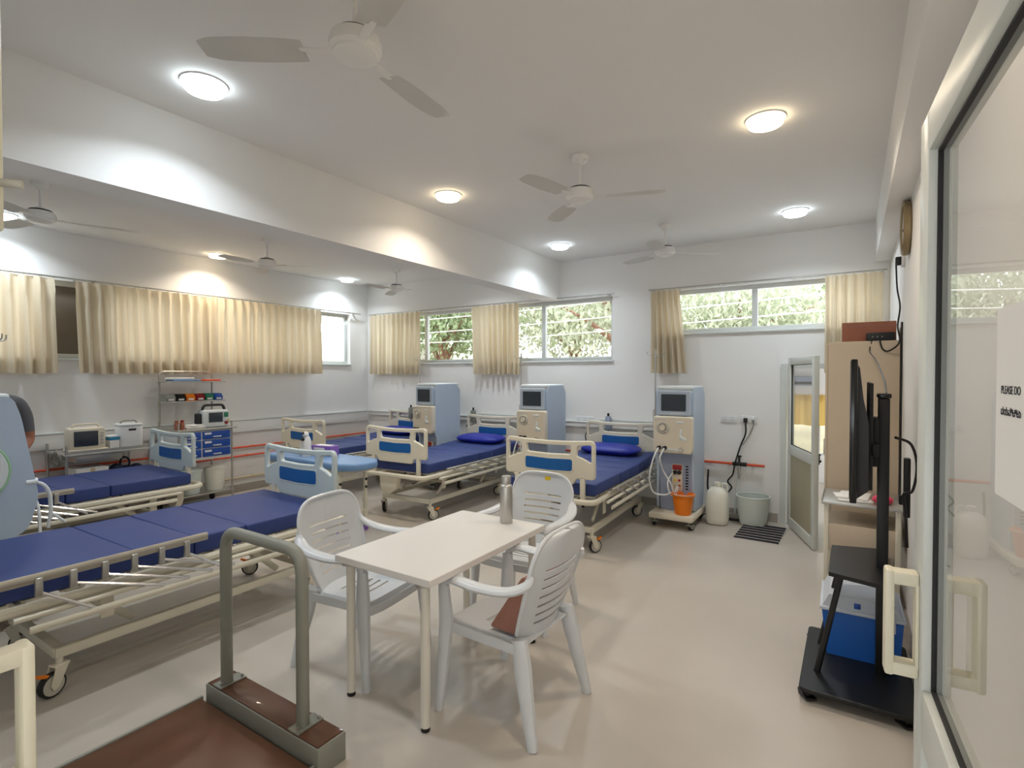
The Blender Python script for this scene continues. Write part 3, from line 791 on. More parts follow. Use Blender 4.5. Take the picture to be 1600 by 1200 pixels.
# ------------------------------------------------------------------ white table, bottle, chairs
t = thing('table', 'white rectangular table with round legs, in the foreground', 'table', (-1.868, 2.26, 0))
MB().b2((-.318, -.52, .68), (.318, .52, .715), .003, 1).build('tabletop', 'table_white', t)
for x in (-.25, .25):
    for y in (-.475, .475):
        lg = MB().cyl((x, y, .02), (x, y, .68), .022, seg=18).build('leg', 'leg_white', t)
        MB().lathe([(0, 0), (.02, 0), (.022, .006), (.018, .022), (0, .022)], (x, y, 0), 16).build('foot', 'black', lg)
        MB().lathe([(0, .66), (.045, .668), (.045, .68), (0, .68)], (x, y, 0), 16).build('mounting_plate', 'steel', lg)
t = thing('flask', 'brushed steel flask standing on the white table', 'flask', (-1.775, 2.69, .715))
MB().lathe([(0, 0), (.037, 0), (.039, .004), (.039, .215), (.034, .232), (.026, .238), (.026, .245), (0, .245)], seg=24).build('body', 'steel', t)
MB().lathe([(0, .245), (.028, .245), (.029, .25), (.029, .282), (.025, .288), (0, .288)], seg=24).build('cap', 'steel', t)

def plastic_chair(label, loc, rz):
    t = thing('plastic_chair', label, 'chair', loc, rz, group='white plastic armchairs at the table')
    # seat: dished grid with slots and rolled front lip
    b = bmesh.new(); nx, ny = 22, 24; g = []
    for j in range(ny + 1):
        v = j / ny; row = []
        for i in range(nx + 1):
            u = i / nx * 2 - 1
            hw = .235 - .03 * v
            x = u * hw; y = -.235 + .45 * v
            z = .435 - .022 * (1 - u * u) * math.sin(PI * min(1, v * 1.05)) - .02 * v
            if j == 0: z -= .035; y += .004
            if i in (0, nx): z -= .03
            row.append(b.verts.new((x, y, z)))
        g.append(row)
    for j in range(ny):
        for i in range(nx):
            if j in (8, 11, 14, 17) and 6 <= i <= 15: continue
            b.faces.new((g[j][i], g[j][i + 1], g[j + 1][i + 1], g[j + 1][i]))
    bmesh.ops.recalc_face_normals(b, faces=b.faces)
    bmesh.ops.solidify(b, geom=b.faces[:], thickness=.006)
    mb = MB(); mb._merge(b); mb.build('seat', 'chair_plastic', t, 60)
    ap = MB().tube(spline([(-.235, .18, .40), (-.24, -.19, .405), (-.20, -.236, .395), (0, -.242, .39), (.20, -.236, .395), (.24, -.19, .405), (.235, .18, .40)], 6), .026, 6, sx=.35, up=(0, 0, 1))
    ap.build('apron', 'chair_plastic', t)
    # backrest with slots
    b = bmesh.new(); nx, nz = 26, 46; g = []; edge_l, edge_r = [], []
    for j in range(nz + 1):
        row = []
        if j <= 32: zz = .40 + .35 * j / 32; hw = .178 + .062 * math.sin(PI / 2 * j / 32) ** .8
        else: th = (j - 32) / (nz - 32) * math.radians(89.6); zz = .75 + .158 * math.sin(th); hw = .24 * math.cos(th) ** .5
        v = (zz - .40) / .51
        for i in range(nx + 1):
            u = i / nx * 2 - 1
            z = zz
            y = .205 + .135 * v ** 1.2 + .02 * math.sin(PI * v) - .055 * u * u * (1 - .25 * v)
            row.append(b.verts.new((u * hw, y, z)))
        edge_l.append(row[0].co.copy()); edge_r.append(row[-1].co.copy()); g.append(row)
    for j in range(nz):
        for i in range(nx):
            if j in (7, 11, 15, 19, 23, 27, 31) and 5 <= i <= 20: continue
            b.faces.new((g[j][i], g[j][i + 1], g[j + 1][i + 1], g[j + 1][i]))
    top = [v.co.copy() for v in g[-1]]
    bmesh.ops.recalc_face_normals(b, faces=b.faces)
    bmesh.ops.solidify(b, geom=b.faces[:], thickness=.006)
    mb = MB(); mb._merge(b); bk = mb.build('backrest', 'chair_plastic', t, 60)
    rim = edge_l[4:] + edge_r[4:][::-1]
    MB().tube(rim, .010, 8).build('rim', 'chair_plastic', bk)
    for s in (-1, 1):
        arm = spline([(s * .232, .272, .745), (s * .250, .245, .70), (s * .272, .16, .664), (s * .28, .02, .652), (s * .28, -.12, .658), (s * .272, -.19, .648), (s * .266, -.212, .60)], 6)
        n = len(arm); MB().tube(arm, [.011 + .007 * min(1, i / 6) + .003 * math.sin(PI * i / n) for i in range(n)], 10, sx=[1.0 + .75 * math.sin(PI * min(1, i / n * 1.1)) ** .5 if i else 1 for i in range(n)], up=(0, .35, 1)).build('armrest', 'chair_plastic', t)
        # front leg: from the armrest to the floor
        fl = [(s * .266, -.212, .615), (s * .254, -.205, .44), (s * .262, -.222, .2), (s * .272, -.24, 0)]
        MB().tube(fl, [.032, .04, .03, .023], 8, sx=[.55, .8, .8, .75], up=(0, 1, 0)).build('leg', 'chair_plastic', t)
        rl = [(s * .215, .19, .44), (s * .225, .215, .33), (s * .242, .255, .15), (s * .258, .29, 0)]
        MB().tube(rl, [.04, .044, .034, .025], 8, sx=[.7, .75, .75, .7], up=(0, 1, 0)).build('leg', 'chair_plastic', t)
    return t
ch1 = plastic_chair('white plastic armchair on the left side of the table', (-2.34, 2.08, 0), math.radians(97))
ch2 = again(ch1, (-1.87, 3.06, 0), math.radians(3), 'white plastic armchair with yellow tag at the far end of the table')
ch3 = again(ch1, (-1.42, 2.20, 0), math.radians(-92), 'white plastic armchair with brown cushion, on the right of the table')
MB().box((.02, .325, .862), (.045, .012, .028), .004, (-.2, 0, 0)).build('yellow_tag', 'yellow', ch2)
fd = thing('cushion', 'brown wedge cushion leaning in the right plastic armchair', 'cushion', (-1.42, 2.20, 0), math.radians(-92))
MB().prism(round_poly([(.0, .435), (.155, .432), (.228, .69), (.185, .71)], .02), -.178, .178, 'x').build('pad', 'leather_brown', fd)
for x in (-.178, .178): MB().tube([(x, .16, .445), (x, .222, .685)], .007, 6).build('shade_strip', 'rubber', fd)  # dark strips stand in for the shade along the pad's back edges

# ------------------------------------------------------------------ platform scale with handrail
t = thing('platform_scale', 'grey and brown platform weighing scale with a bent handrail', 'scale', (-2.21, 1.0, 0))
MB().b2((-.44, -.62, .012), (.40, .32, .045), .004).build('platform', 'plywood_brown', t)
fr_ = MB(); fr_.b2((-.455, -.63, .008), (-.44, .33, .052), .003).b2((.40, -.63, .008), (.415, .33, .052), .003).b2((-.455, -.645, .008), (.415, -.63, .052), .003)
fr_.build('platform_edge', 'scale_grey', t)
bx = MB().b2((-.42, .33, .0), (.43, .47, .118), .004).build('side_box', 'scale_grey', t)
MB().b2((-.41, .337, .116), (.42, .463, .124), .001).build('box_top', 'plywood_brown', bx)
hr = MB().tube(fillet([(-.33, .385, .12), (-.33, .385, .87), (.26, .385, .87), (.26, .385, .12)], .10, 8), .027, 14).build('handrail', 'scale_grey', t)
for x in (-.33, .26):
    fl = MB().b2((x - .035, .335, .124), (x + .035, .463, .132), .002); fl.build('flange', 'scale_grey', hr)
    for y in (.348, .45): MB().cyl((x + .02, y, .13), (x + .02, y, .146), .007, seg=6).build('bolt', 'steel', hr)

# ------------------------------------------------------------------ TV on a rolling stand, storage box
t = thing('tv_stand', 'black rolling television stand with base plate and shelf', 'tv stand', (.03, 3.33, 0))
MB().mesh(plate(round_poly([(-.24, -.38), (.24, -.38), (.24, .38), (-.24, .38)], .03), [], .024, .004), Matrix.Translation((0, 0, .062)) @ Matrix.Rotation(-PI / 2, 4, 'X')).build('base_plate', 'black', t)
for x in (-.2, .2):
    for y in (-.33, .33): caster(t, x, y, .022, .5, False, 'rubber', .055, 'black')
MB().b2((.085, -.04, .07), (.135, .04, 1.50), .006).build('column', 'black', t)
for y in (-.17, .17): MB().tube([(-.17, y, .07), (-.07, y, .585), (.09, y, .592)], .016, 8).build('brace', 'black', t)
MB().prism([(-.12, -.25), (.12, -.32), (.12, .32), (-.12, .25)], .61, .63, 'z').box((.04, 0, .59), (.2, .06, .04), .005).build('shelf', 'black', t)
MB().b2((.055, -.22, 1.22), (.085, .22, 1.28), .004).b2((.04, -.2, 1.05), (.06, -.16, 1.58), .004).b2((.04, .16, 1.05), (.06, .2, 1.58), .004).b2((.06, -.07, 1.15), (.09, .07, 1.4), .006).build('mount', 'black', t)
t = thing('television', 'black flat television seen edge-on on its stand', 'television', (0, 3.33, 1.37))
MB().b2((-.005, -.555, -.32), (.022, .555, .32), .006).build('panel', 'black_gloss', t)
MB().prism([(.02, -.31), (.066, -.27), (.066, .03), (.045, .14), (.03, .28), (.02, .30)], -.50, .50, 'y').build('rear_housing', 'black', t)
MB().b2((-.007, -.54, -.30), (-.004, .54, .31)).build('screen', 'black_gloss', t)
t = thing('set_top_box', 'small black box on top of the television stand column', 'set-top box', (.14, 3.33, 1.502))
MB().b2((-.03, -.05, 0), (.03, .05, .022), .003).build('body', 'black_gloss', t); MB().b2((-.032, -.03, .008), (-.03, .03, .014)).build('front_window', 'screen', t)
t = thing('storage_box', 'blue storage box with a clear white lid under the television', 'box', (.052, 3.59, .0745), math.radians(1))
MB().prism([(-.16, 0), (.17, 0), (.185, .25), (-.185, .25)], -.195, .20, 'y').build('body', 'blue_tub', t)
MB().b2((-.195, -.21, .245), (.195, .22, .265), .005).prism([(-.185, .262), (.185, .262), (.15, .335), (-.15, .335)], -.2, .2, 'y').build('lid', 'frost_lid', t)
MB().box((-.02, -.2035, .295), (.03, .006, .03), .004).build('badge', 'drawer_blue', t)
MB().b2((.12, -.215, .19), (.15, -.2, .29), .003).build('latch', 'frost_lid', t)

# ------------------------------------------------------------------ wardrobe and what stands on it, steel trolley
t = thing('wardrobe', 'tall beige wardrobe against the right wall', 'wardrobe', (.065, 5.18, 0))
MB().b2((-.225, -.30, .05), (.235, .30, 1.88), .004).build('body', 'wardrobe', t)
for y in (-.15, .15):
    d = MB().b2((-.243, y - .145, .08), (-.226, y + .145, 1.86), .003).build('door', 'wardrobe', t)
    MB().b2((-.262, y - math.copysign(.115, y) - .006, .95), (-.243, y - math.copysign(.115, y) + .006, 1.08), .003).build('handle', 'steel', d)
MB().b2((-.21, -.28, 0), (.22, .28, .05)).build('plinth', 'rubber', t)
t = thing('wooden_box', 'brown wooden box on top of the wardrobe', 'box', (.09, 5.05, 1.881))
MB().b2((-.16, -.11, 0), (.19, .11, .15), .003).build('body', 'box_brown', t); MB().b2((-.162, -.112, .118), (.192, .112, .124)).build('lid_line', 'leather_brown', t)
t = thing('router', 'small black router on the wardrobe edge before the wooden box', 'router', (.18, 4.905, 1.881))
MB().b2((-.09, -.022, 0), (.09, .03, .062), .006).build('body', 'black', t)
for k in range(3): MB().box((-.05 + .03 * k, -.0235, .03), (.006, .003, .006)).build('indicator', 'hub_grey', t)
t = thing('steel_trolley', 'small steel-topped trolley between the wardrobe and television stand', 'trolley', (.07, 4.45, 0))
MB().b2((-.24, -.26, .735), (.22, .24, .755), .003).b2((-.24, -.26, .755), (-.235, .24, .775)).build('top_shelf', 'steel', t)
MB().b2((-.215, -.235, .42), (.2, .22, .60), .004).build('drawer_box', 'wardrobe', t)
MB().b2((-.22, -.24, .16), (.2, .22, .175), .003).build('lower_shelf', 'steel', t)
for x in (-.21, .19):
    for y in (-.23, .21):
        l = MB().b2((x - .014, y - .014, .05), (x + .014, y + .014, .735), .003).build('leg', 'bed_cream', t)
        MB().cyl((x - .012, y, .026), (x + .012, y, .026), .025, seg=12).build('wheel', 'rubber', l)
o = MB(); o.box((0, 0, .006), (.2, .26, .012), .003, (0, 0, .15)).box((.01, .01, .02), (.18, .24, .014), .003, (0, 0, -.1)); tag(o.build('paper_stack', 'paper', None, loc=(.01, 4.38, .756)), 'loose stack of white papers on the steel-topped trolley', 'papers')
o = MB(); o.sphere((0, 0, .03), (.05, .045, .03)).sphere((.04, .02, .025), (.03, .035, .025)); tag(o.build('pink_cloth', 'pink', None, loc=(.17, 4.3, .756)), 'crumpled pink cloth on the steel-topped trolley', 'cloth')

# wall clock, sockets and cables on the right wall
t = thing('wall_clock', 'round gold-rimmed wall clock high on the right wall', 'clock', (XR, 4.32, 2.58))
MB().lathe([(0, 0), (.165, 0), (.175, .01), (.175, .035), (.165, .045), (.15, .04), (.15, .028), (0, .028)], (0, 0, 0), 36, (0, -PI / 2, 0)).build('case', 'brass', t)
MB().lathe([(0, .029), (.148, .029), (.148, .031), (0, .031)], (0, 0, 0), 36, (0, -PI / 2, 0)).build('dial', 'paper', t)
MB().box((-.034, 0, .04), (.003, .008, .09)).box((-.034, .04, 0), (.003, .09, .008)).build('hands', 'ink', t)
def cable(name, label, pts, r, m, n=8, cat='cable'):
    return tag(MB().tube(spline(pts, n), r, 6).build(name, m), label, cat)
t = thing('wall_socket', 'black plug in a socket under the wall clock', 'socket', (XR, 4.72, 2.44)); MB().box((-.01, 0, 0), (.02, .08, .08), .004).build('plate', 'white_plastic', t); MB().box((-.035, 0, .0), (.04, .035, .06), .006).build('plug', 'black', t)
cable('power_cable', 'black power cable hanging down the right wall to the router', [(XR - .05, 4.72, 2.42), (XR - .04, 4.75, 2.25), (XR - .02, 4.78, 2.12), (XR - .03, 4.82, 1.98), (XR - .02, 4.80, 1.86), (.23, 4.86, 1.80), (.19, 4.865, 1.82), (.17, 4.87, 1.90)], .006, 'black')
cable('power_cable', 'thin black cable running straight down the right wall', [(XR - .012, 4.70, 2.0), (XR - .012, 4.70, 1.5), (XR - .012, 4.70, 1.0), (XR - .012, 4.68, .55)], .007, 'black')
cable('signal_cable', 'thin black cable from the router down to the television stand', [(.13, 4.88, 1.90), (.11, 4.82, 1.80), (.13, 4.2, 1.72), (.15, 3.6, 1.60), (.15, 3.34, 1.525)], .004, 'black')
cable('power_cable', 'black looped cables behind the television stand column', [(.19, 3.33, 1.30), (.26, 3.40, 1.26), (.29, 3.46, 1.14), (.27, 3.42, 1.02), (.23, 3.38, 1.0), (.24, 3.4, .9), (.25, 3.42, .72)], .007, 'black')
t = thing('power_strip', 'black power strip hanging behind the television stand', 'power strip', (.255, 3.55, .86)); MB().box((0, 0, .15), (.03, .05, .32), .006).build('body', 'black', t); MB().box((-.02, 0, .08), (.03, .03, .05), .005).build('plug', 'rubber', t)

# ------------------------------------------------------------------ things by the back wall on the right
def jerrycan():
    t = thing('jerrycan', 'white plastic jerrycan on the floor beside the dialysis machine', 'jerrycan', (-1.22, 6.02, 0))
    b = bmesh.new(); rings = []
    for w, d, z in [(.08, .07, 0), (.105, .09, .012), (.115, .10, .06), (.118, .10, .28), (.105, .09, .35), (.075, .065, .39), (.03, .03, .41), (.03, .03, .425)]:
        rings.append([b.verts.new((w * math.copysign(abs(math.cos(a)) ** .6, math.cos(a)), d * math.copysign(abs(math.sin(a)) ** .6, math.sin(a)), z)) for a in [2 * PI * k / 28 for k in range(28)]])
    for i in range(len(rings) - 1):
        for k in range(28): b.faces.new((rings[i][k], rings[i][(k + 1) % 28], rings[i + 1][(k + 1) % 28], rings[i + 1][k]))
    b.faces.new(rings[0][::-1]); b.faces.new(rings[-1])
    mb = MB(); mb._merge(b); mb.build('body', 'can_white', t, 60)
    MB().lathe([(0, .42), (.036, .42), (.036, .45), (.03, .455), (0, .455)], seg=18).build('cap', 'can_white', t)
    MB().tube(fillet([(.045, 0, .41), (.05, 0, .45), (.1, 0, .44), (.105, 0, .37)], .02), .011, 8).build('handle', 'can_white', t)
jerrycan()
t = thing('plastic_tub', 'translucent grey plastic tub on the floor before the orange pipe', 'tub', (-.89, 6.20, 0))
MB().lathe([(0, .0), (.115, 0), (.13, .01), (.165, .22), (.17, .31), (.162, .31), (.155, .22), (.12, .02), (0, .015)], seg=32).build('body', 'tub_grey', t)
MB().torus((0, 0, .31), .167, .008).build('rim', 'tub_grey', t)
t = thing('doormat', 'black and grey striped mat before the back door', 'mat', (-.77, 5.88, 0), math.radians(-1))
MB().b2((-.20, -.31, .0), (.20, .31, .008), .002).build('backing', 'mat_grey', t)
for k in range(7): MB().b2((-.20, -.305 + k * .093, .007), (.20, -.305 + k * .093 + .052, .016), .002).build('stripe', 'mat_black', t)
t = thing('floor_outlet', 'dark drain box on the floor between jerrycan and tub', 'drain', (-1.07, 6.30, 0)); MB().prism([(-.1, 0), (.1, 0), (.07, .07), (-.07, .07)], -.06, .06, 'y').build('body', 'scale_grey', t); MB().b2((-.09, -.075, 0), (.09, -.06, .03), .004).build('opening', 'black', t)
def socket_plate(label, x, z, n, loc_y=YB):
    t = thing('wall_socket', label, 'socket', (x, loc_y, z), group='white wall sockets')
    MB().b2((-.085 * n / 2, -.012, -.04), (.085 * n / 2, 0, .04), .004).build('plate', 'white_plastic', t)
    for k in range(n):
        xx = -.085 * n / 2 + .085 * (k + .5)
        for dx, dz in ((-.012, -.01), (.012, -.01), (0, .016)): MB().cyl((xx + dx, -.0135, dz), (xx + dx, -.008, dz), .004, seg=8).build('pin_hole', 'black', t)
    return t
s1 = socket_plate('left white wall socket plate above the jerrycan', -1.18, 1.115, 2)
s2 = socket_plate('right white wall socket plate above the grey tub', -.97, 1.12, 2)
MB().box((-.03, -.03, -.01), (.04, .04, .05), .006).build('plug', 'black', s2)
MB().box((.05, -.035, .012), (.035, .05, .03), .006).build('plug', 'white_plastic', s2)
socket_plate('white wall socket plate beside the middle dialysis machine', -2.98, 1.03, 3)
cable('power_cable', 'black power cable from the wall sockets to the jerrycan', [(-1.0, YB - .03, 1.09), (-1.0, YB - .02, .96), (-1.05, YB - .03, .82), (-1.1, YB - .08, .62), (-1.12, YB - .09, .5), (-1.17, YB - .1, .42), (-1.13, YB - .1, .35), (-1.2, YB - .12, .26)], .009, 'black')
cable('power_cable', 'grey cable joining the right wall socket to the black cable', [(-.92, YB - .05, 1.12), (-.92, YB - .03, 1.05), (-.96, YB - .02, .95), (-1.03, YB - .03, .83)], .006, 'scale_grey')
cable('hose', 'thin clear hose dropping from the tap to the floor drain', [(-1.06, YB - .05, .45), (-1.08, YB - .08, .3), (-1.09, YB - .1, .15), (-1.09, YB - .12, .06)], .008, 'tub_grey', cat='hose')
cable('hose', 'black hose behind the right dialysis machine', [(-1.36, 6.22, .55), (-1.36, 6.2, .35), (-1.32, 6.2, .2), (-1.36, 6.15, .06)], .010, 'black', cat='hose')
cable('power_cable', 'black cable hanging from the socket behind the right pillow', [(-2.93, YB - .03, 1.0), (-2.93, YB - .03, .9), (-2.96, YB - .03, .8), (-2.91, YB - .03, .68)], .007, 'black')

# medical rail and gas fittings on the window wall
def bed_head_unit(label, x0, x1):
    t = thing('bed_head_rail', label, 'rail', (0, YB, 0), group='bed head rails')
    MB().b2((x0, -.045, 1.025), (x1, -.02, 1.05), .004).build('bar', 'window_alu', t)
    for x in (x0 + .05, x1 - .05): MB().b2((x - .015, -.03, 1.02), (x + .015, 0, 1.055), .003).build('bracket', 'window_alu', t)
    return t
for x0, x1, lb in ((-2.75, -1.95, 'white rail on the wall above the bed nearest the orange bucket'), (-4.7, -3.75, 'white rail on the wall above the middle pillowed bed'), (-6.6, -5.55, 'white rail on the wall above the corner bed')): bed_head_unit(lb, x0, x1)
def regulator(label, x, grey):
    t = thing('suction_regulator', label, 'regulator', (x, YB - .075, 1.03), group='gas fittings on the rails')
    MB().b2((-.035, -.03, -.12), (.035, .028, .06), .012).build('body', grey, t)
    MB().cyl((0, 0, .06), (0, 0, .10), .014).build('knob', 'black', t)
    MB().cyl((0, 0, -.12), (0, 0, -.19), .01).build('nozzle', 'scale_grey', t)
regulator('grey gas fitting on the rail above the bed nearest the orange bucket', -2.62, 'machine_grey')
regulator('dark gas fitting on the wall rail above the corner bed', -6.05, 'scale_grey')
regulator('dark gas fitting on the wall rail above the middle bed', -4.78, 'scale_grey')
def gauge(label, x, z):
    t = thing('pressure_gauge', label, 'gauge', (x, YB, z), group='round wall gauges')
    MB().lathe([(0, 0), (.045, 0), (.045, .02), (.035, .03), (0, .03)], (0, 0, 0), 18, (PI / 2, 0, 0)).build('body', 'white_plastic', t); MB().cyl((0, -.028, 0), (0, -.045, -.005), .02).build('outlet', 'black', t)
gauge('round wall outlet left of the corner bed gas fitting', -6.35, .93)
gauge('round wall outlet left of the middle pillowed bed', -4.5 - .42, .85)

# ------------------------------------------------------------------ pale blue couch between the beds, with its things
t = thing('treatment_couch', 'narrow white-framed couch with a pale blue padded top', 'couch', (-4.78, 3.62, 0))
MB().mesh(plate(round_poly([(-.74, -.20), (.62, -.24), (.76, -.12), (.76, .12), (.62, .24), (-.74, .24)], .09, 8), [], .075, .02), Matrix.Translation((0, 0, .715)) @ Matrix.Rotation(-PI / 2, 4, 'X')).build('padded_top', 'pale_blue_pad', t, 60)
MB().b2((-.70, -.18, .63), (.6, -.15, .675), .004).b2((-.70, .15, .63), (.6, .18, .675), .004).b2((-.7, -.15, .63), (-.67, .15, .675), .004).b2((.57, -.15, .63), (.6, .15, .675), .004).build('frame', 'bed_cream', t)
for x in (-.62, .52):
    for y in (-.165, .165):
        l = MB().cyl((x, y, .05), (x, y, .64), .02).cyl((x, y, .30), (x, y, .34), .026).build('leg', 'bed_cream', t)
        MB().cyl((x - .015, y, .032), (x + .015, y, .032), .032).build('wheel', 'purple', l)
        MB().sphere((x + .025, y - .01, .46), .014).sphere((x + .025, y - .01, .54), .014).build('knob', 'black', l)
MB().b2((-.62, -.02, .20), (.52, .02, .23), .004).b2((-.63, -.165, .2), (-.60, .165, .23), .004).b2((.5, -.165, .2), (.53, .165, .23), .004).build('stretcher', 'bed_cream', t)
t = thing('glove_box', 'purple and white carton on the pale blue couch', 'carton', (-4.80, 3.70, .753), .1)
MB().b2((-.15, -.06, 0), (.15, .06, .105), .003).build('body', 'purple', t); MB().b2((-.10, -.045, .104), (.10, .045, .109), .001).build('opening_flap', 'paper', t); MB().b2((-.10, -.062, .06), (.06, -.06, .085)).build('print', 'paper', t)
t = thing('soap_dispenser', 'white bottle with black pump parts on the pale blue couch', 'bottle', (-4.86, 3.52, .753))
MB().lathe([(0, 0), (.042, 0), (.045, .01), (.045, .17), (.03, .21), (.02, .22), (0, .22)], seg=20).build('body', 'white_plastic', t)
MB().sphere((0, -.012, .235), .034).build('head', 'white_plastic', t); MB().sphere((.0, -.04, .25), .014).sphere((.0, -.05, .19), .02).build('pump', 'black', t)
MB().tube(spline([(-.045, 0, .16), (-.1, 0, .14), (-.09, 0, .07), (-.045, 0, .06)], 5), .008, 6).build('handle', 'white_plastic', t)
t = thing('white_jug', 'small white plastic box beside the purple carton', 'box', (-4.98, 3.60, .753)); MB().b2((-.06, -.05, 0), (.06, .05, .075), .01).build('body', 'white_plastic', t); MB().cyl((.02, -.02, .075), (.02, -.02, .09), .015).build('cap', 'black', t)

# ------------------------------------------------------------------ blue-drawer cart by the left wall
CX, CY = -6.78, 3.345
t = thing('medicine_cart', 'steel cart with blue drawers and an upper rack by the left wall', 'cart', (CX, CY, 0))
for x in (-.24, .24):
    for y in (-.31, .31):
        p = MB().cyl((x, y, .10), (x, y, 1.05 if x > 0 else 1.06), .011, seg=10).build('post', 'steel', t)
        MB().cyl((x, y - .014, .05), (x, y + .014, .05), .048, seg=16).build('wheel', 'rubber', p)
MB().b2((-.26, -.34, .955), (.28, .36, .975), .004).build('worktop', 'steel', t)
MB().b2((-.25, -.33, .18), (.26, .33, .195), .004).build('lower_shelf', 'steel', t)
MB().b2((-.22, -.295, .60), (.245, .295, .95), .004).build('drawer_cabinet', 'machine_white', t)
for c, (ya, yb) in enumerate(((-.28, -.07), (-.05, .28))):
    for k in range(3):
        z = .635 + k * .105
        d = MB().b2((.245, ya, z), (.262, yb, z + .092), .004).build('drawer', 'drawer_blue', t)
        MB().b2((.262, (ya + yb) / 2 - .05, z + .02), (.276, (ya + yb) / 2 + .05, z + .034), .003).build('handle', 'machine_white', d)
        MB().b2((.262, ya + .02, z + .055), (.2635, ya + .10, z + .08)).build('label_holder', 'paper', d)
rk = MB(); rk.tube(fillet([(-.22, -.31, 1.0), (-.22, -.31, 1.66), (-.22, .31, 1.66), (-.22, .31, 1.0)], .07, 6), .011, 8)
rk.build('rack_hoop', 'alu_rail', t)
for z in (1.29, 1.53): MB().b2((-.235, -.33, z), (.02, .36, z + .012), .003).build('rack_shelf', 'steel', t)
cols = ['scale_grey', 'black', 'orange_plastic', 'red_plastic', 'green', 'drawer_blue']
nm = ['grey', 'black', 'orange', 'red', 'green', 'blue']
for k in range(6):
    y = -.275 + k * .112
    b = thing('parts_bin', nm[k] + ' open-front bin on the middle shelf of the drawer cart', 'bin', (CX - .1, CY + y, 1.302), group='coloured bins on the cart rack')
    MB().prism([(-.09, 0), (.085, 0), (.10, .04), (.06, .085), (-.09, .085)], -.05, .05, 'y').build('body', cols[k], b)
    MB().b2((.092, -.03, .012), (.1, .03, .032)).build('label_card', 'paper', b)
t = thing('tray', 'blue and white tray on the top shelf of the drawer cart', 'tray', (CX - .1, CY - .05, 1.543)); MB().b2((-.1, -.2, 0), (.1, .12, .02), .005).build('base', 'pale_blue_pad', t); MB().b2((-.08, -.22, .02), (.08, .05, .045), .01).build('packets', 'paper', t)
t = thing('orange_packet', 'flat orange packet on the top shelf of the drawer cart', 'packet', (CX - .1, CY + .22, 1.543)); MB().b2((-.09, -.09, 0), (.09, .1, .022), .006).build('body', 'orange_pipe', t); MB().b2((-.05, -.05, .021), (.05, .05, .024)).build('label_print', 'paper', t)
t = thing('defibrillator', 'grey patient monitor with dark screen on the blue-drawer cart', 'monitor', (CX + .08, CY + .17, .976), math.radians(82))
MB().b2((-.15, -.10, 0), (.15, .10, .21), .025).build('body', 'machine_white', t); MB().b2((-.09, -.108, .06), (.07, -.098, .18), .004).build('screen', 'screen', t)
MB().tube(fillet([(-.13, 0, .2), (-.11, 0, .27), (.11, 0, .27), (.13, 0, .2)], .04), .016, 8).build('handle', 'rubber', t)
MB().b2((-.2, -.06, .02), (-.15, .06, .17), .012).build('paddle', 'rubber', t)
MB().cyl((.11, -.1, .05), (.11, -.112, .05), .02).build('knob', 'red_plastic', t); MB().box((.11, -.104, .15), (.05, .01, .06), .004).build('keypad', 'green', t); MB().cyl((.135, -.1, .08), (.135, -.11, .08), .01).build('button', 'yellow', t)
for k, (dy, c) in enumerate(((-.29, 'box_brown'), (-.23, 'red_plastic'))):
    b = thing('medicine_bottle', ('brown' if k == 0 else 'red') + ' capped small bottle on the left end of the drawer cart', 'bottle', (CX + .15, CY + dy, .976)); MB().lathe([(0, 0), (.026, 0), (.026, .075), (.018, .085), (0, .085)], seg=14).build('body', 'box_brown', b); MB().lathe([(0, .085), (.02, .085), (.02, .11), (0, .11)], seg=14).build('cap', c, b)
o = MB(); o.box((0, 0, .012), (.18, .22, .024), .004).box((.01, .01, .034), (.16, .18, .02), .004, (0, 0, .3)); tag(o.build('file_stack', 'paper', None, loc=(CX + .08, CY - .08, .976)), 'stack of papers between bottles and monitor on the drawer cart', 'papers')
def waste_bin(label, loc, m, w=.12):
    t = thing('waste_bin', label, 'bin', loc, group='bins under the drawer cart')
    MB().lathe([(0, 0), (w * .8, 0), (w * .82, .01), (w, .26), (w * .93, .26), (w * .76, .015), (0, .015)], seg=24).build('body', m, t); MB().lathe([(0, .262), (w * 1.04, .262), (w * 1.04, .28), (w * .4, .30), (0, .30)], seg=24).build('lid', m, t)
waste_bin('white lidded bin on the lower shelf of the drawer cart', (CX + .1, CY + .17, .196), 'can_white')
waste_bin('grey lidded bin on the lower shelf of the drawer cart', (CX + .1, CY - .12, .196), 'tub_grey')

# ------------------------------------------------------------------ steel trolley with monitor and sterilizer
TX, TY = -6.82, 2.40
t = thing('steel_trolley', 'stainless steel trolley carrying a cream monitor and sterilizer', 'trolley', (TX, TY, 0))
for x in (-.26, .26):
    for y in (-.40, .34):
        p = MB().cyl((x, y, .08), (x, y, .90), .012, seg=10).build('post', 'steel', t); MB().cyl((x, y - .012, .04), (x, y + .012, .04), .038, seg=14).build('wheel', 'rubber', p)
MB().b2((-.28, -.42, .80), (.28, .36, .82), .004).b2((.262, -.40, .82), (.268, .34, .85)).build('top_shelf', 'steel', t)
MB().b2((-.28, -.42, .28), (.28, .36, .295), .004).build('lower_shelf', 'steel', t)
MB().b2((-.2, -.3, .72), (.2, .1, .795), .004).build('drawer', 'steel', t)
t = thing('patient_monitor', 'cream monitor with a grey screen on the stainless trolley', 'monitor', (TX + .10, TY - .19, .821), math.radians(84))
MB().b2((-.15, -.10, .03), (.15, .13, .25), .018).build('casing', 'machine_cream', t); MB().b2((-.115, -.108, .065), (.085, -.098, .22), .004).build('screen', 'screen', t)
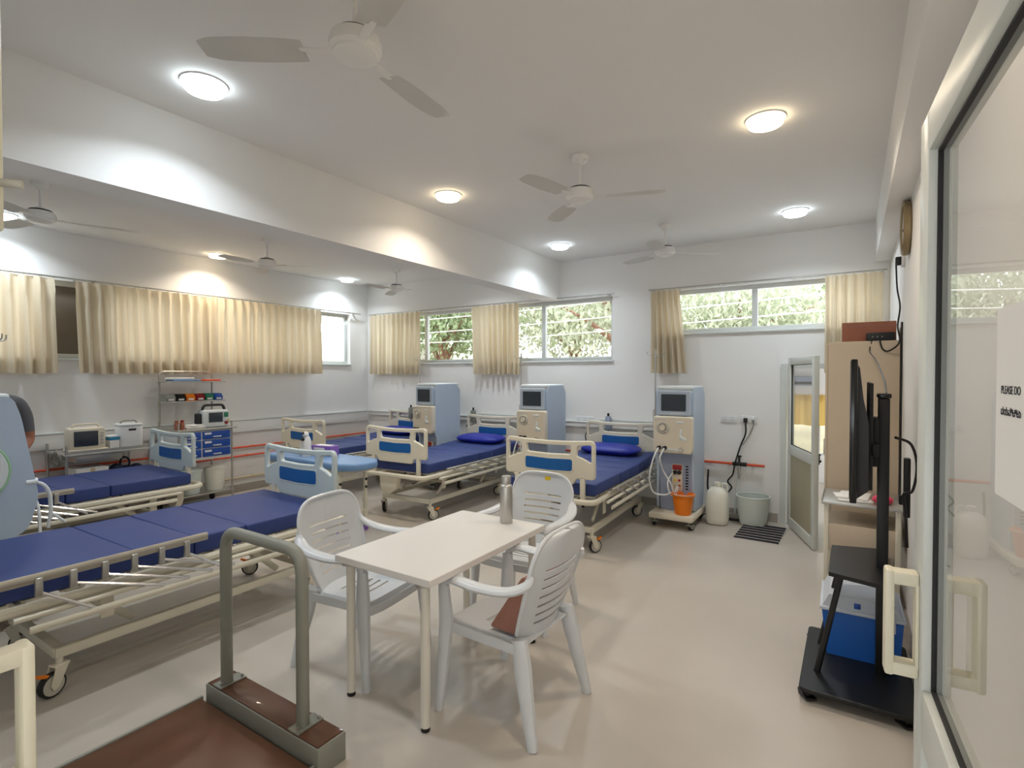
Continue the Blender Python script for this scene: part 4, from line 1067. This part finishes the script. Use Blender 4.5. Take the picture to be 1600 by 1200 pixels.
MB().b2((-.16, -.13, 0), (.17, .14, .035), .01).build('foot', 'machine_cream', t); MB().tube(fillet([(-.12, 0, .245), (-.1, 0, .285), (.1, 0, .285), (.12, 0, .245)], .03), .01, 8).build('handle', 'machine_cream', t)
for k in range(4): MB().box((.118, -.103, .09 + .035 * k), (.02, .008, .018), .003).build('button', 'hub_grey', t)
t = thing('sterilizer', 'white upright sterilizer with a black slot, on the stainless trolley', 'sterilizer', (TX + .08, TY + .21, .821), math.radians(84))
MB().mesh(plate(round_poly([(-.11, -.11), (.11, -.11), (.11, .11), (-.11, .11)], .045, 6), [], .22, .01), Matrix.Translation((0, 0, .125)) @ Matrix.Rotation(-PI / 2, 4, 'X')).build('body', 'white_plastic', t, 50)
MB().mesh(plate(round_poly([(-.112, -.112), (.112, -.112), (.112, .112), (-.112, .112)], .045, 6), [], .03, .01), Matrix.Translation((0, 0, .25)) @ Matrix.Rotation(-PI / 2, 4, 'X')).build('lid', 'machine_white', t, 50)
MB().b2((-.03, -.116, .19), (.04, -.108, .212), .003).build('slot', 'black', t); MB().b2((-.1, -.1, 0), (.1, .1, .016), .004).build('foot', 'black', t); MB().tube(fillet([(-.08, 0, .26), (-.06, 0, .295), (.06, 0, .295), (.08, 0, .26)], .02), .008, 8).build('handle', 'scale_grey', t)
t = thing('tissue_box', 'small white and blue carton between monitor and sterilizer', 'carton', (TX + .12, TY + .04, .821), .1); MB().b2((-.05, -.045, 0), (.05, .045, .15), .004).build('body', 'paper', t); MB().b2((-.052, -.046, .10), (.052, .046, .135)).build('blue_band', 'teal', t)
t = thing('carton', 'white carton on the lower shelf of the stainless trolley', 'carton', (TX + .08, TY - .17, .296)); MB().b2((-.14, -.14, 0), (.14, .14, .36), .004).build('body', 'paper', t); MB().b2((.139, -.02, 0), (.1415, .02, .36)).build('tape', 'beige_pipe', t)
o = MB(); o.sphere((0, 0, .16), (.16, .18, .17)).sphere((.02, .1, .2), (.11, .1, .14)).sphere((.0, -.08, .24), (.1, .09, .12)); t = thing('bag', 'crumpled navy bag on the lower shelf of the stainless trolley', 'bag', (TX + .08, TY + .17, .296)); o.build('sack', 'navy_bag', t); MB().torus((0, 0, .36), .06, .01, (PI / 2, 0, .4), 16, 6).build('knot_loop', 'navy_bag', t)
t = thing('cable_bundle', 'grey coiled cables hanging at the left end of the stainless trolley', 'cables', (TX + .2, TY - .47, .66)); 
cb = MB()
for k in range(5): cb.torus((.01 * k - .02, .006 * k, .10 + .012 * k), .05 + .006 * k, .006, (PI / 2 + .2 * k, .3 * k, .5), 16, 6)
cb.build('coil', 'scale_grey', t); MB().b2((-.02, .02, .13), (.02, .05, .17), .004).build('hook', 'steel', t)
t = thing('wall_dispenser', 'small white dispenser on the left wall behind the far bed', 'dispenser', (XL, 1.42, .72)); MB().b2((0, -.06, 0), (.1, .06, .13), .015).build('body', 'white_plastic', t); MB().b2((.03, -.03, -.03), (.08, .03, 0), .006).build('nozzle', 'hub_grey', t)

# ------------------------------------------------------------------ person behind the machine at the left edge
def person(loc, rz):
    t = thing('person', 'person in a grey T-shirt standing behind the machine at left edge', 'person', loc, rz)
    V_, E_, R_ = [], [], []
    def add(p, r, parent=None):
        V_.append(p); R_.append(r if isinstance(r, tuple) else (r, r))
        if parent is not None: E_.append((parent, len(V_) - 1))
        return len(V_) - 1
    pel = add((0, 0, .95), (.16, .11))
    wai = add((0, 0, 1.08), (.145, .10), pel); che = add((0, -.01, 1.28), (.165, .11), wai); up = add((0, 0, 1.42), (.13, .085), che)
    nk = add((0, 0, 1.50), .055, up); hd0 = add((0, -.01, 1.56), .062, nk); hd1 = add((0, -.02, 1.62), (.074, .088), hd0); hd2 = add((0, -.015, 1.69), (.072, .088), hd1); add((0, -.005, 1.745), .045, hd2)
    for s in (-1, 1):
        hip = add((s * .095, 0, .90), .095, pel); kn = add((s * .105, -.01, .50), .06, hip); cf = add((s * .108, .01, .36), .056, kn); an = add((s * .11, .02, .09), .038, cf); ht = add((s * .11, -.03, .045), .042, an); add((s * .115, -.16, .03), (.04, .026), ht)
        sh = add((s * .19, 0, 1.41), .062, up)
        if s > 0: pts = [((.235, .0, 1.30), .052), ((.25, .005, 1.17), .047), ((.25, .0, 1.11), .043), ((.16, -.10, 1.05), .040), ((.05, -.17, 1.02), .028)]
        else: pts = [((-.235, .0, 1.30), .052), ((-.25, .01, 1.17), .047), ((-.25, .01, 1.12), .043), ((-.25, -.12, 1.07), .040), ((-.22, -.24, 1.02), .028)]
        pv = sh
        for p, r in pts: pv = add(p, r, pv)
        base = Vector(pts[-1][0]); d = (base - Vector(pts[-2][0])).normalized(); side = Vector((s * .8, -.3, 0)).normalized()
        pm = add(tuple(base + d * .05), (.036, .018), pv)
        for k, (o_, L_) in enumerate(((-.03, .062), (-.010, .075), (.010, .07), (.03, .055))):
            f0 = add(tuple(base + d * .088 + side * o_), .0095, pm)
            f1 = add(tuple(base + d * (.088 + L_ * .5) + side * o_ + Vector((0, 0, -.012))), .0085, f0)
            add(tuple(base + d * (.085 + L_ * .85) + side * o_ + Vector((0, 0, -.036))), .0075, f1)
        th = add(tuple(base + d * .04 - side * .045 + Vector((0, 0, .006))), .010, pv); add(tuple(base + d * .085 - side * .055 + Vector((0, 0, -.012))), .0085, th)
    me = bpy.data.meshes.new('tmp'); me.from_pydata(V_, E_, [])
    ob = bpy.data.objects.new('tmp', me); COL.objects.link(ob)
    sk = ob.modifiers.new('skin', 'SKIN'); ob.modifiers.new('sub', 'SUBSURF').levels = 2
    for i, sv in enumerate(me.skin_vertices[0].data): sv.radius = R_[i]; sv.use_root = (i == 0)
    em = bpy.data.meshes.new_from_object(ob.evaluated_get(bpy.context.evaluated_depsgraph_get()))
    bpy.data.objects.remove(ob); bpy.data.meshes.remove(me)
    mb = MB().mesh(em); body = mb.build('body', 'skin', t, 180)
    bm_ = body.data
    bm_.materials.append(M['shirt']); bm_.materials.append(M['trousers']); bm_.materials.append(M['hair'])
    for p in bm_.polygons:
        c = p.center
        if c.z < .10: p.material_index = 3
        elif c.z < 1.0 and abs(c.x) < .215 and c.y > -.11: p.material_index = 2
        elif c.z < 1.47 and (abs(c.x) < .17 or c.z > 1.185) and c.y > -.14: p.material_index = 1
    MB().sphere((0, .012, 1.70), (.083, .10, .082), 20, 12).build('hair', 'hair', t)
    fc = MB()
    fc.tube([(0, -.105, 1.655), (0, -.122, 1.625), (0, -.108, 1.612)], [.008, .013, .011], 8)
    for s in (-1, 1): fc.sphere((s * .082, .0, 1.64), (.012, .02, .032), 10, 8)
    fc.build('face_features', 'skin', t)
    ey = MB()
    for s in (-1, 1): ey.sphere((s * .03, -.098, 1.655), (.012, .006, .007), 10, 6)
    ey.box((0, -.105, 1.59), (.045, .006, .006), .002)
    ey.build('eyes_and_mouth', 'leather_brown', t)
person((-5.30, 1.14, 0), math.radians(95))

# ------------------------------------------------------------------ outside: ground, trees, wires
S(MB().b2((-40, YB + T, -.35), (40, 40, -.12)).build('ground', 'ground'))
S(MB().b2((-14, -6, -.35), (XL - T, YB + T, -.12)).build('ground_side', 'ground'))
S(MB().b2((-10.6, -6, -.12), (-10.4, 14, 2.6)).build('wall_compound', 'wall_paint'))
def tree(label, loc, h, crown, nleaf, sd, m='leaf', lean=(0, 0), bare=False):
    rnd = random.Random(sd)
    t = thing('tree', label, 'tree', loc, group='trees outside the windows')
    tr = MB(); top = Vector((lean[0], lean[1], h * .62))
    tr.tube(spline([(0, 0, 0), (lean[0] * .2 + .08, lean[1] * .2, h * .25), tuple(top)], 6), [.16 - .006 * k for k in range(13)], 8)
    ends = []
    for k in range(9):
        a = 2 * PI * k / 9 + rnd.uniform(-.3, .3); z0_ = h * rnd.uniform(.3, .6); b0 = Vector((lean[0] * z0_ / (h * .62), lean[1] * z0_ / (h * .62), z0_))
        e = b0 + Vector((math.cos(a) * crown * rnd.uniform(.6, 1), math.sin(a) * crown * rnd.uniform(.6, 1), h * rnd.uniform(.12, .4)))
        md = (b0 + e) / 2 + Vector((rnd.uniform(-.2, .2), rnd.uniform(-.2, .2), rnd.uniform(.0, .3)))
        P_ = spline([b0, md, e], 5); tr.tube(P_, [.07 - .0055 * i for i in range(len(P_))], 6); ends += [e, md, (md + e) / 2]
    tr.build('trunk', 'bark', t)
    vs, fs = [], []
    for k in range(nleaf):
        c = ends[rnd.randrange(len(ends))] + Vector((rnd.gauss(0, crown * .24), rnd.gauss(0, crown * .24), rnd.gauss(0, crown * .22)))
        s_ = rnd.uniform(.05, .10); q = Euler((rnd.uniform(0, 6), rnd.uniform(0, 6), rnd.uniform(0, 6))).to_matrix()
        n0 = len(vs)
        for p in ((-s_, 0, 0), (0, -s_ * .45, .01), (s_, 0, 0), (0, s_ * .45, .01)): vs.append(c + q @ Vector(p))
        fs.append((n0, n0 + 1, n0 + 2, n0 + 3))
    me = bpy.data.meshes.new('foliage'); me.from_pydata(vs, [], fs); me.materials.append(M[m])
    o = bpy.data.objects.new('foliage', me); COL.objects.link(o); o.parent = t; o['kind'] = 'stuff'
tree('green tree outside the corner end of the window wall', (-8.8, 10.4, -.12), 5.2, 1.9, 9000, 11)
tree('pale green tree outside behind the bunched curtain', (-6.3, 13.0, -.12), 5.4, 2.0, 9000, 12, 'leaf_pale')
tree('reddish bare-branched tree outside the left window, behind the middle machine', (-4.3, 10.4, -.12), 5.2, 1.7, 3000, 13, 'leaf_pale', (.5, 0))
tree('pale tree outside the window beside the wardrobe', (-2.1, 12.6, -.12), 4.4, 1.8, 9000, 14, 'leaf_pale')
tree('thin tree outside the right window, above the back door', (.6, 15.6, -.12), 4.6, 2.0, 5000, 15, 'leaf')
for k, (z, dz, y, lb) in enumerate(((2.30, .06, 7.5, 'lowest'), (2.52, .12, 7.6, 'middle'), (2.78, .1, 7.7, 'highest'))):
    cable('overhead_wire', lb + ' pale overhead wire crossing the view outside the windows', [(-9.5, y, z - dz), (-5, y, z - .07), (-1, y, z + .08), (3.5, y, z + dz + .2)], .009, 'paper', cat='wire')
